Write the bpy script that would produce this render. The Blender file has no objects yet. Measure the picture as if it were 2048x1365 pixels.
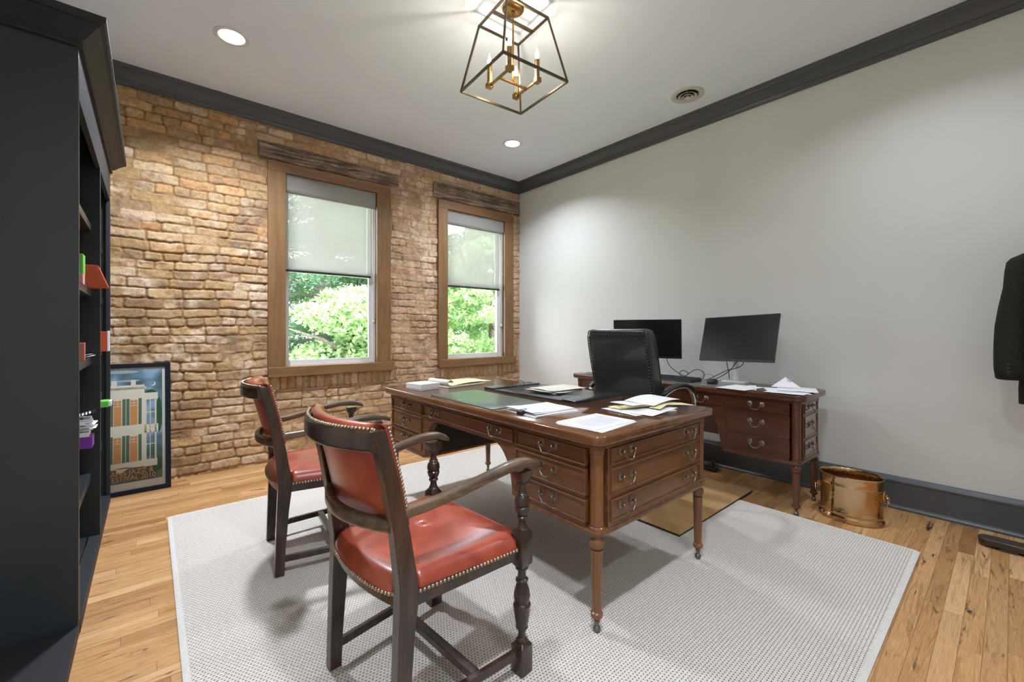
import bpy, bmesh, math, random
import numpy as np
from mathutils import Vector, Matrix

S = bpy.context.scene
COL = S.collection
PI = math.pi
RND = random.Random(7)

# ------------------------------------------------------------------ camera
CAMX, CAMY, CAMZ = -3.719, -4.223, 1.155
TH = math.radians(40.4)
cam_d = bpy.data.cameras.new('camera')
cam = bpy.data.objects.new('camera', cam_d)
COL.objects.link(cam)
cam.location = (CAMX, CAMY, CAMZ)
cam.rotation_euler = (PI / 2, 0, -TH)
cam_d.sensor_width = 36.0
cam_d.lens = 852.0 / 2048.0 * 36.0
cam_d.shift_y = -20.5 / 2048.0
cam_d.clip_start = 0.05
cam_d.clip_end = 200
S.camera = cam

# ------------------------------------------------------------------ world / light / exposure
S.view_settings.view_transform = 'Standard'
S.view_settings.look = 'None'
S.view_settings.exposure = 0.42
S.view_settings.gamma = 1.0
S.view_settings.use_curve_mapping = False
world = bpy.data.worlds.new('overcast_sky')
S.world = world
world.use_nodes = True
bg = world.node_tree.nodes['Background']
bg.inputs[0].default_value = (0.96, 0.93, 1.0, 1)
bg.inputs[1].default_value = 7.6

def area(name, loc, rot, sx, sy, power, color, portal=False, shape='RECTANGLE', spread=PI):
    l = bpy.data.lights.new(name, 'AREA')
    l.shape = shape
    l.size = sx
    l.size_y = sy
    l.energy = power
    l.color = color
    l.spread = spread
    if portal:
        l.cycles.is_portal = True
    o = bpy.data.objects.new(name, l)
    o.location = loc
    o.rotation_euler = rot
    COL.objects.link(o)
    return o

sun = bpy.data.lights.new('sun', 'SUN')
sun.energy = 3.5
sun.angle = math.radians(6)
sun.color = (1.0, 0.97, 0.88)
suno = bpy.data.objects.new('sun', sun)
suno.rotation_euler = (math.radians(38), 0, math.radians(-30))
COL.objects.link(suno)

CEIL = 3.077
# portals on the two windows of the brick wall
area('window_portal', (-2.37, 0.22, 1.72), (PI / 2, 0, 0), 0.9, 1.8, 1, (1, 1, 1), portal=True)
area('window_portal', (-0.70, 0.22, 1.72), (PI / 2, 0, 0), 0.9, 1.8, 1, (1, 1, 1), portal=True)
CAN_POWER = (38, 22, 25, 8, 14, 2)
CAN_COL = (0.84, 0.895, 1.0)
CANS = [(-3.31, -0.92), (-0.885, -0.90), (-3.31, -3.95), (-0.885, -3.95), (-3.31, -5.3), (-0.885, -5.3)]  # only the front pair is real; the rear ones are added fill

# ------------------------------------------------------------------ node helpers
def new_mat(name):
    m = bpy.data.materials.new(name)
    m.use_nodes = True
    nt = m.node_tree
    b = nt.nodes['Principled BSDF']
    return m, nt, b

def N(nt, typ, **kw):
    n = nt.nodes.new(typ)
    for k, v in kw.items():
        if k.startswith('i_'):
            key = k[2:]
            n.inputs[int(key) if key.isdigit() else key.replace('_', ' ')].default_value = v
        else:
            setattr(n, k, v)
    return n

def Lk(nt, a, b):
    nt.links.new(a, b)

def ramp(nt, stops, fac):
    r = nt.nodes.new('ShaderNodeValToRGB')
    el = r.color_ramp.elements
    while len(el) > 1:
        el.remove(el[-1])
    el[0].position = stops[0][0]
    el[0].color = (*stops[0][1], 1)
    for p, c in stops[1:]:
        e = el.new(p)
        e.color = (*c, 1)
    Lk(nt, fac, r.inputs[0])
    return r.outputs[0]

def mix(nt, fac, a, b, mode='MIX'):
    m = nt.nodes.new('ShaderNodeMix')
    m.data_type = 'RGBA'
    m.blend_type = mode
    for sock, val in ((m.inputs[0], fac), (m.inputs[6], a), (m.inputs[7], b)):
        if hasattr(val, 'is_output'):
            Lk(nt, val, sock)
        elif isinstance(val, (int, float)):
            sock.default_value = val
        else:
            sock.default_value = (*val, 1)
    return m.outputs[2]

def math_n(nt, op, a, b=None, c=None):
    m = nt.nodes.new('ShaderNodeMath')
    m.operation = op
    for i, val in enumerate((a, b, c)):
        if val is None:
            continue
        if hasattr(val, 'is_output'):
            Lk(nt, val, m.inputs[i])
        else:
            m.inputs[i].default_value = val
    return m.outputs[0]

def coords(nt, scale=(1, 1, 1), kind='Object', rot=(0, 0, 0)):
    t = nt.nodes.new('ShaderNodeTexCoord')
    mp = nt.nodes.new('ShaderNodeMapping')
    mp.inputs['Scale'].default_value = scale
    mp.inputs['Rotation'].default_value = rot
    Lk(nt, t.outputs[kind], mp.inputs[0])
    return mp.outputs[0]

def noise(nt, vec, scale, detail=4, rough=0.55, dist=0.0):
    n = nt.nodes.new('ShaderNodeTexNoise')
    n.inputs['Scale'].default_value = scale
    n.inputs['Detail'].default_value = detail
    n.inputs['Roughness'].default_value = rough
    n.inputs['Distortion'].default_value = dist
    Lk(nt, vec, n.inputs[0])
    return n.outputs[0]

def bump(nt, b, height, strength=0.2, dist=0.01):
    bp = nt.nodes.new('ShaderNodeBump')
    bp.inputs['Strength'].default_value = strength
    bp.inputs['Distance'].default_value = dist
    Lk(nt, height, bp.inputs['Height'])
    Lk(nt, bp.outputs[0], b.inputs['Normal'])
    return bp

def plain(name, col, rough=0.5, metal=0.0, spec=0.5, noise_amt=0.0, nscale=20, bump_s=0.0, coat=0.0):
    m, nt, b = new_mat(name)
    b.inputs['Roughness'].default_value = rough
    b.inputs['Metallic'].default_value = metal
    b.inputs['Specular IOR Level'].default_value = spec
    b.inputs['Coat Weight'].default_value = coat
    v = coords(nt)
    n = noise(nt, v, nscale, 3)
    lo = tuple(max(0, c * (1 - noise_amt)) for c in col)
    hi = tuple(min(1, c * (1 + noise_amt)) for c in col)
    Lk(nt, ramp(nt, [(0.3, lo), (0.7, hi)], n), b.inputs['Base Color'])
    if bump_s:
        bump(nt, b, n, bump_s, 0.004)
    return m

def wood(name, dark, mid, light, axis='x', scale=1.0, rough=0.35, coat=0.0, bump_s=0.05, stretch=12, figure=0.5, spec=0.5):
    m, nt, b = new_mat(name)
    s = [stretch, stretch, stretch]
    s['xyz'.index(axis)] = 1.0
    v = coords(nt, tuple(x * scale for x in s))
    n1 = noise(nt, v, 2.2, 6, 0.6, 0.6)
    v2 = coords(nt, tuple(x * scale * 4 for x in s))
    n2 = noise(nt, v2, 4.0, 4, 0.6)
    v3 = coords(nt, (scale, scale, scale))
    n3 = noise(nt, v3, 3.0, 3, 0.5)
    f = math_n(nt, 'ADD', math_n(nt, 'MULTIPLY', n1, 0.6), math_n(nt, 'ADD', math_n(nt, 'MULTIPLY', n2, 0.25), math_n(nt, 'MULTIPLY', n3, 0.25)))
    c = ramp(nt, [(0.36, dark), (0.52, mid), (0.68, light)], f)
    Lk(nt, c, b.inputs['Base Color'])
    b.inputs['Roughness'].default_value = rough
    b.inputs['Coat Weight'].default_value = coat
    b.inputs['Coat Roughness'].default_value = 0.12
    b.inputs['Specular IOR Level'].default_value = spec
    if bump_s:
        bump(nt, b, n2, bump_s, 0.003)
    return m

def emit(name, col, strength):
    m, nt, b = new_mat(name)
    b.inputs['Base Color'].default_value = (0.8, 0.8, 0.8, 1)
    b.inputs['Emission Color'].default_value = (*col, 1)
    b.inputs['Emission Strength'].default_value = strength
    return m

# ------------------------------------------------------------------ materials
M = {}
M['grey_paint'] = plain('dark_grey_paint', (0.078, 0.085, 0.092), 0.36, noise_amt=0.06, nscale=3, spec=0.5)
M['case_paint'] = plain('charcoal_case_paint', (0.028, 0.034, 0.038), 0.30, noise_amt=0.05, nscale=3, spec=0.5)
M['toe_black'] = plain('dark_plinth_paint', (0.010, 0.011, 0.013), 0.6)
M['lining'] = plain('dark_stained_lining', (0.022, 0.011, 0.006), 0.5, noise_amt=0.3, nscale=6)
M['case_crown'] = plain('charcoal_crown_paint', (0.030, 0.034, 0.037), 0.55, spec=0.25)
M['shelf_hole'] = plain('peg_hole_black', (0.004, 0.004, 0.004), 0.9)
M['wall_paint'] = plain('warm_white_wall_paint', (0.655, 0.665, 0.635), 0.75, noise_amt=0.012, nscale=1.2, spec=0.25)
m, nt, b = new_mat('ceiling_paint')
b.inputs['Base Color'].default_value = (0.83, 0.90, 0.98, 1)
b.inputs['Roughness'].default_value = 0.9
b.inputs['Specular IOR Level'].default_value = 0.1
bump(nt, b, noise(nt, coords(nt), 60, 6, 0.7), 0.25, 0.004)
M['ceiling'] = m

# brick
m, nt, b = new_mat('old_brick')
at = N(nt, 'ShaderNodeAttribute', attribute_name='brickcol')
v = coords(nt)
n1 = noise(nt, v, 38, 6, 0.7)
n2 = noise(nt, v, 160, 4, 0.6)
c = mix(nt, 1.0, at.outputs['Color'], ramp(nt, [(0.25, (0.62, 0.58, 0.54)), (0.5, (1, 1, 1)), (0.75, (1.25, 1.27, 1.3))], n1), 'MULTIPLY')
c = mix(nt, 1.0, c, ramp(nt, [(0.3, (0.8, 0.78, 0.76)), (0.6, (1.08, 1.08, 1.08))], n2), 'MULTIPLY')
Lk(nt, c, b.inputs['Base Color'])
b.inputs['Roughness'].default_value = 0.88
b.inputs['Specular IOR Level'].default_value = 0.2
bump(nt, b, math_n(nt, 'ADD', n1, math_n(nt, 'MULTIPLY', n2, 0.5)), 0.7, 0.006)
M['brick'] = m

# wood floor: planks run along X
m, nt, b = new_mat('hickory_plank_floor')
tc = N(nt, 'ShaderNodeTexCoord')
sx_ = N(nt, 'ShaderNodeSeparateXYZ')
Lk(nt, tc.outputs['Object'], sx_.inputs[0])
PWID = 0.0585
yr = math_n(nt, 'DIVIDE', sx_.outputs[1], PWID)
rowi = math_n(nt, 'FLOOR', yr)
wn = N(nt, 'ShaderNodeTexWhiteNoise', noise_dimensions='1D')
Lk(nt, math_n(nt, 'ADD', rowi, 0.5), wn.inputs['W'])
xr = math_n(nt, 'ADD', math_n(nt, 'DIVIDE', sx_.outputs[0], 0.72), math_n(nt, 'MULTIPLY', wn.outputs['Value'], 17.0))
coli = math_n(nt, 'FLOOR', xr)
cv = N(nt, 'ShaderNodeCombineXYZ')
Lk(nt, math_n(nt, 'ADD', rowi, 0.5), cv.inputs[0]); Lk(nt, math_n(nt, 'ADD', coli, 0.5), cv.inputs[1])
wn2 = N(nt, 'ShaderNodeTexWhiteNoise', noise_dimensions='2D')
Lk(nt, cv.outputs[0], wn2.inputs['Vector'])
pv = wn2.outputs['Value']
fyy = math_n(nt, 'FRACT', yr); fxx = math_n(nt, 'FRACT', xr)
ey = math_n(nt, 'MULTIPLY', math_n(nt, 'MINIMUM', fyy, math_n(nt, 'SUBTRACT', 1.0, fyy)), PWID)
ex = math_n(nt, 'MULTIPLY', math_n(nt, 'MINIMUM', fxx, math_n(nt, 'SUBTRACT', 1.0, fxx)), 0.72)
jr = N(nt, 'ShaderNodeMapRange', interpolation_type='SMOOTHSTEP')
jr.inputs['From Min'].default_value = 0.0004; jr.inputs['From Max'].default_value = 0.0014
jr.inputs['To Min'].default_value = 0.75; jr.inputs['To Max'].default_value = 0.0
Lk(nt, math_n(nt, 'MINIMUM', ex, ey), jr.inputs['Value'])
jfac = jr.outputs[0]
off = N(nt, 'ShaderNodeCombineXYZ')
Lk(nt, math_n(nt, 'MULTIPLY', pv, 37.0), off.inputs[0])
Lk(nt, math_n(nt, 'MULTIPLY', pv, 11.0), off.inputs[1])
Lk(nt, math_n(nt, 'MULTIPLY', pv, 53.0), off.inputs[2])
va = N(nt, 'ShaderNodeVectorMath', operation='ADD')
Lk(nt, tc.outputs['Object'], va.inputs[0])
Lk(nt, off.outputs[0], va.inputs[1])
mp = N(nt, 'ShaderNodeMapping')
mp.inputs['Scale'].default_value = (0.9, 13, 1)
Lk(nt, va.outputs[0], mp.inputs[0])
g1 = noise(nt, mp.outputs[0], 2.6, 8, 0.66, 1.8)
mp2 = N(nt, 'ShaderNodeMapping')
mp2.inputs['Scale'].default_value = (4, 90, 1)
Lk(nt, va.outputs[0], mp2.inputs[0])
g2 = noise(nt, mp2.outputs[0], 3.0, 3, 0.6)
mp3 = N(nt, 'ShaderNodeMapping')
mp3.inputs['Scale'].default_value = (1.6, 11, 1)
Lk(nt, va.outputs[0], mp3.inputs[0])
g3 = noise(nt, mp3.outputs[0], 1.9, 7, 0.72, 0.9)
tone = ramp(nt, [(0.0, (0.38, 0.195, 0.072)), (0.25, (0.62, 0.365, 0.160)), (0.5, (0.52, 0.29, 0.115)), (0.72, (0.72, 0.46, 0.235)), (0.9, (0.42, 0.22, 0.082)), (1.0, (0.66, 0.40, 0.18))], pv)
grain = ramp(nt, [(0.30, (0.50, 0.39, 0.28)), (0.42, (0.80, 0.73, 0.64)), (0.50, (1.0, 0.98, 0.95)), (0.58, (0.86, 0.80, 0.73)), (0.70, (1.15, 1.16, 1.18))], g1)
c = mix(nt, 1.0, tone, grain, 'MULTIPLY')
c = mix(nt, 1.0, c, ramp(nt, [(0.3, (0.82, 0.80, 0.77)), (0.6, (1.04, 1.04, 1.04))], g2), 'MULTIPLY')
c = mix(nt, ramp(nt, [(0.60, (0, 0, 0)), (0.68, (1, 1, 1))], g3), c, (0.035, 0.022, 0.014))
c = mix(nt, jfac, c, (0.14, 0.07, 0.035))
Lk(nt, c, b.inputs['Base Color'])
b.inputs['Roughness'].default_value = 0.42
b.inputs['Specular IOR Level'].default_value = 0.4
bump(nt, b, math_n(nt, 'SUBTRACT', g2, math_n(nt, 'MULTIPLY', jfac, 2.0)), 0.08, 0.002)
M['floor'] = m

# rug
m, nt, b = new_mat('cream_basket_weave')
tc = N(nt, 'ShaderNodeTexCoord')
sp = N(nt, 'ShaderNodeSeparateXYZ')
Lk(nt, tc.outputs['Object'], sp.inputs[0])
PX_, PY_ = 0.0130, 0.0115
row = math_n(nt, 'FLOOR', math_n(nt, 'DIVIDE', sp.outputs[1], PY_))
odd = math_n(nt, 'MULTIPLY', math_n(nt, 'MODULO', math_n(nt, 'ABSOLUTE', row), 2.0), 0.5)
fx = math_n(nt, 'SUBTRACT', math_n(nt, 'FRACT', math_n(nt, 'ADD', math_n(nt, 'DIVIDE', sp.outputs[0], PX_), odd)), 0.5)
fy = math_n(nt, 'SUBTRACT', math_n(nt, 'FRACT', math_n(nt, 'DIVIDE', sp.outputs[1], PY_)), 0.5)
d2 = math_n(nt, 'ADD', math_n(nt, 'MULTIPLY', math_n(nt, 'MULTIPLY', fx, fx), 1.0), math_n(nt, 'MULTIPLY', math_n(nt, 'MULTIPLY', fy, fy), 2.6))
dot = N(nt, 'ShaderNodeMapRange', interpolation_type='SMOOTHSTEP')
dot.inputs['From Min'].default_value = 0.030
dot.inputs['From Max'].default_value = 0.075
Lk(nt, d2, dot.inputs['Value'])
wv = math_n(nt, 'ABSOLUTE', fy)
nn = noise(nt, tc.outputs['Object'], 90, 3, 0.6)
base = ramp(nt, [(0.3, (0.56, 0.52, 0.465)), (0.7, (0.74, 0.70, 0.64))], nn)
base = mix(nt, math_n(nt, 'MULTIPLY', wv, 0.22), base, (0.50, 0.46, 0.40))
c = mix(nt, dot.outputs[0], (0.030, 0.022, 0.016), base)
Lk(nt, c, b.inputs['Base Color'])
b.inputs['Roughness'].default_value = 0.95
b.inputs['Specular IOR Level'].default_value = 0.1
bump(nt, b, math_n(nt, 'SUBTRACT', dot.outputs[0], wv), 0.6, 0.003)
M['rug'] = m
M['rug_edge'] = plain('cream_rug_binding', (0.66, 0.64, 0.60), 0.95, noise_amt=0.1, nscale=150, spec=0.1, bump_s=0.3)

M['mahog'] = wood('mahogany', (0.080, 0.031, 0.010), (0.140, 0.058, 0.020), (0.200, 0.090, 0.034), 'y', 1.0, 0.33, 0.25, 0.02)
M['mahog_x'] = wood('mahogany_end', (0.080, 0.031, 0.010), (0.140, 0.058, 0.020), (0.200, 0.090, 0.034), 'x', 1.0, 0.33, 0.25, 0.02)
M['mahog_z'] = wood('mahogany_turned', (0.10, 0.038, 0.012), (0.175, 0.070, 0.023), (0.24, 0.105, 0.038), 'z', 1.0, 0.33, 0.3, 0.02)
M['mahog_top'] = wood('mahogany_top', (0.085, 0.032, 0.013), (0.135, 0.052, 0.020), (0.19, 0.08, 0.033), 'y', 1.0, 0.12, 0.5, 0.0)
M['dmahog'] = wood('dark_mahogany', (0.050, 0.014, 0.007), (0.085, 0.025, 0.011), (0.125, 0.040, 0.017), 'y', 1.0, 0.3, 0.4, 0.02)
M['dmahog_x'] = wood('dark_mahogany_end', (0.050, 0.014, 0.007), (0.085, 0.025, 0.011), (0.125, 0.040, 0.017), 'x', 1.0, 0.15, 1.0, 0.0, spec=0.8)
M['dmahog_z'] = wood('dark_mahogany_turned', (0.050, 0.014, 0.007), (0.085, 0.025, 0.011), (0.125, 0.040, 0.017), 'z', 1.0, 0.28, 0.5, 0.02)
M['dark_oak'] = wood('dark_worn_oak', (0.012, 0.007, 0.006), (0.030, 0.0155, 0.011), (0.075, 0.036, 0.022), 'z', 1.0, 0.30, 0.35, 0.10)
M['arm_oak'] = wood('worn_arm_oak', (0.040, 0.027, 0.019), (0.085, 0.052, 0.030), (0.20, 0.125, 0.065), 'x', 1.0, 0.36, 0.2, 0.12)
M['casing'] = wood('brown_window_casing', (0.15, 0.075, 0.028), (0.215, 0.112, 0.043), (0.27, 0.15, 0.062), 'z', 1.0, 0.45, 0.1, 0.03)
M['casing_x'] = wood('brown_window_casing_h', (0.15, 0.075, 0.028), (0.215, 0.112, 0.043), (0.27, 0.15, 0.062), 'x', 1.0, 0.45, 0.1, 0.03)
M['lintel'] = wood('old_barn_beam', (0.030, 0.020, 0.014), (0.14, 0.095, 0.065), (0.50, 0.38, 0.29), 'x', 1.5, 0.85, 0, 0.9, 14)
M['bamboo'] = wood('bamboo_mat_wood', (0.40, 0.22, 0.085), (0.52, 0.31, 0.13), (0.62, 0.40, 0.19), 'y', 1.0, 0.4, 0.1, 0.02)
M['white_pvc'] = plain('white_sash_paint', (0.74, 0.74, 0.74), 0.4)
M['jamb'] = plain('pale_jamb_wood', (0.50, 0.40, 0.29), 0.5, noise_amt=0.1)

m, nt, b = new_mat('red_leather')
v = coords(nt)
n1 = noise(nt, v, 6, 5, 0.6, 0.5)
n2 = noise(nt, v, 260, 3, 0.6)
Lk(nt, ramp(nt, [(0.28, (0.22, 0.034, 0.018)), (0.5, (0.36, 0.062, 0.031)), (0.72, (0.48, 0.115, 0.055))], n1), b.inputs['Base Color'])
b.inputs['Roughness'].default_value = 0.33
b.inputs['Coat Weight'].default_value = 0.15
b.inputs['Coat Roughness'].default_value = 0.25
bump(nt, b, math_n(nt, 'ADD', math_n(nt, 'MULTIPLY', n2, 0.25), n1), 0.12, 0.006)
M['red_leather'] = m
M['black_leather'] = plain('black_leather', (0.017, 0.021, 0.024), 0.30, noise_amt=0.25, nscale=7, bump_s=0.25, coat=0.25)
M['brass_nail'] = plain('antique_brass_nail', (0.46, 0.37, 0.27), 0.35, 1.0, noise_amt=0.25, nscale=60)
M['pull'] = plain('antique_nickel_pull', (0.25, 0.205, 0.165), 0.33, 1.0, noise_amt=0.3, nscale=90)
M['chrome'] = plain('chrome', (0.75, 0.75, 0.77), 0.08, 1.0)
M['ferrule'] = plain('dull_brass_ferrule', (0.20, 0.18, 0.15), 0.4, 0.9, noise_amt=0.2, nscale=60)
m, nt, b = new_mat('polished_brass_bucket')
v = coords(nt)
n1 = noise(nt, v, 55, 2, 0.5)
n2 = noise(nt, v, 7, 3, 0.5)
Lk(nt, ramp(nt, [(0.35, (0.52, 0.34, 0.16)), (0.65, (0.66, 0.44, 0.28))], n2), b.inputs['Base Color'])
b.inputs['Metallic'].default_value = 1.0
b.inputs['Roughness'].default_value = 0.13
bump(nt, b, n1, 0.22, 0.006)
M['brass'] = m
M['ant_brass'] = plain('antique_brass_fixture', (0.34, 0.20, 0.075), 0.28, 1.0, noise_amt=0.12, nscale=30)
M['bronze'] = plain('bronze_cage_finish', (0.115, 0.085, 0.055), 0.30, 0.9, noise_amt=0.15, nscale=30)
M['bulb'] = emit('lit_candle_bulb', (1.0, 0.88, 0.74), 210)
M['can'] = emit('lit_ceiling_lens', (1.0, 0.98, 0.95), 6.0)
M['white_trim'] = plain('white_enamel_trim', (0.72, 0.72, 0.71), 0.4)
M['vent_white'] = plain('offwhite_vent_enamel', (0.62, 0.60, 0.54), 0.45)
M['black'] = plain('matt_black', (0.008, 0.008, 0.009), 0.5)
M['black_gloss'] = plain('black_screen', (0.010, 0.011, 0.013), 0.22, noise_amt=0.0)
M['black_plastic'] = plain('black_plastic', (0.014, 0.014, 0.015), 0.45)
M['white_plastic'] = plain('white_painted_metal', (0.72, 0.72, 0.70), 0.35)
M['paper'] = plain('white_paper', (0.82, 0.82, 0.84), 0.7, noise_amt=0.01)
M['paper_warm'] = plain('cream_paper', (0.74, 0.70, 0.60), 0.75, noise_amt=0.02)
M['legal'] = plain('yellow_legal_paper', (0.76, 0.70, 0.38), 0.75, noise_amt=0.03)
M['ink'] = plain('grey_print_ink', (0.42, 0.42, 0.46), 0.8)
M['dark_ink'] = plain('black_print_ink', (0.03, 0.03, 0.035), 0.8)
M['cardbox'] = plain('white_gift_box_card', (0.80, 0.80, 0.78), 0.55)
M['green_pad'] = plain('green_leather_blotter', (0.085, 0.115, 0.085), 0.30, noise_amt=0.1, nscale=200, bump_s=0.03)
M['tortoise'] = plain('tortoiseshell', (0.22, 0.10, 0.035), 0.25, noise_amt=0.7, nscale=130)
M['orange_box'] = plain('orange_red_card', (0.62, 0.095, 0.035), 0.5)
M['salmon_box'] = plain('salmon_card', (0.52, 0.17, 0.12), 0.55)
M['pink_card'] = plain('pale_pink_card', (0.68, 0.36, 0.32), 0.6)
M['green_box'] = plain('bright_green_card', (0.17, 0.62, 0.09), 0.5)
M['purple_box'] = plain('purple_card', (0.20, 0.04, 0.36), 0.5)
M['frame_black'] = plain('black_picture_frame', (0.006, 0.007, 0.016), 0.5, spec=0.25)
M['mat_board'] = plain('cream_mat_board', (0.66, 0.62, 0.57), 0.8)
M['suit'] = plain('black_wool_suiting', (0.016, 0.017, 0.013), 0.8, noise_amt=0.7, nscale=260, bump_s=0.4, spec=0.2)
M['rack_wood'] = wood('dark_rack_wood', (0.02, 0.014, 0.012), (0.042, 0.028, 0.022), (0.07, 0.045, 0.035), 'y', 1.0, 0.4, 0.1, 0.03)
M['desk_glass'] = plain('grey_desk_mat', (0.16, 0.17, 0.165), 0.25)

# window glass
m = bpy.data.materials.new('window_glass'); m.use_nodes = True; nt = m.node_tree
nt.nodes.clear()
out = N(nt, 'ShaderNodeOutputMaterial')
tr = N(nt, 'ShaderNodeBsdfTransparent'); tr.inputs[0].default_value = (0.97, 0.985, 0.98, 1)
gl = N(nt, 'ShaderNodeBsdfGlossy'); gl.inputs['Roughness'].default_value = 0.02
fr = N(nt, 'ShaderNodeFresnel'); fr.inputs[0].default_value = 1.25
mx = N(nt, 'ShaderNodeMixShader')
Lk(nt, fr.outputs[0], mx.inputs[0]); Lk(nt, tr.outputs[0], mx.inputs[1]); Lk(nt, gl.outputs[0], mx.inputs[2]); Lk(nt, mx.outputs[0], out.inputs[0])
M['glass'] = m
m = M['glass'].copy(); m.name = 'poster_glass'
for n_ in m.node_tree.nodes:
    if n_.type == 'FRESNEL': n_.inputs[0].default_value = 1.10
M['poster_glass'] = m
# roller blind fabric: partly see-through screen cloth
def screen(name, seethrough, trans=0.5):
    m = bpy.data.materials.new(name); m.use_nodes = True; nt = m.node_tree
    nt.nodes.clear()
    out = N(nt, 'ShaderNodeOutputMaterial')
    tr = N(nt, 'ShaderNodeBsdfTransparent')
    di = N(nt, 'ShaderNodeBsdfDiffuse'); tl = N(nt, 'ShaderNodeBsdfTranslucent')
    wv = noise(nt, coords(nt, (400, 400, 400)), 2.0, 2)
    c = ramp(nt, [(0.3, (0.40, 0.39, 0.37)), (0.7, (0.46, 0.45, 0.43))], wv)
    Lk(nt, c, di.inputs[0]); Lk(nt, c, tl.inputs[0])
    m1 = N(nt, 'ShaderNodeMixShader'); m1.inputs[0].default_value = trans
    Lk(nt, di.outputs[0], m1.inputs[1]); Lk(nt, tl.outputs[0], m1.inputs[2])
    m2 = N(nt, 'ShaderNodeMixShader'); m2.inputs[0].default_value = seethrough
    Lk(nt, m1.outputs[0], m2.inputs[1]); Lk(nt, tr.outputs[0], m2.inputs[2])
    Lk(nt, m2.outputs[0], out.inputs[0])
    return m
M['blind'] = screen('screen_blind_fabric', 0.12)
M['valance'] = screen('blind_valance_fabric', 0.0, 0.25)
M['bulb_glass'] = M['glass']

# foliage
def leafmat(name, a, bcol):
    m = bpy.data.materials.new(name); m.use_nodes = True; nt = m.node_tree
    nt.nodes.clear()
    out = N(nt, 'ShaderNodeOutputMaterial')
    di = N(nt, 'ShaderNodeBsdfDiffuse'); tl = N(nt, 'ShaderNodeBsdfTranslucent')
    c = ramp(nt, [(0.35, a), (0.65, bcol)], noise(nt, coords(nt), 5.0, 3))
    Lk(nt, c, di.inputs[0]); Lk(nt, c, tl.inputs[0])
    m1 = N(nt, 'ShaderNodeMixShader'); m1.inputs[0].default_value = 0.45
    Lk(nt, di.outputs[0], m1.inputs[1]); Lk(nt, tl.outputs[0], m1.inputs[2])
    Lk(nt, m1.outputs[0], out.inputs[0])
    return m
M['maple'] = leafmat('maple_leaves', (0.26, 0.45, 0.19), (0.55, 0.70, 0.38))
M['spruce'] = leafmat('spruce_needles', (0.10, 0.22, 0.125), (0.21, 0.34, 0.21))
M['bark'] = plain('grey_brown_bark', (0.16, 0.13, 0.12), 0.9, noise_amt=0.5, nscale=25, bump_s=0.6)
M['lawn'] = plain('mown_lawn', (0.16, 0.34, 0.10), 0.9, noise_amt=0.3, nscale=8)

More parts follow.
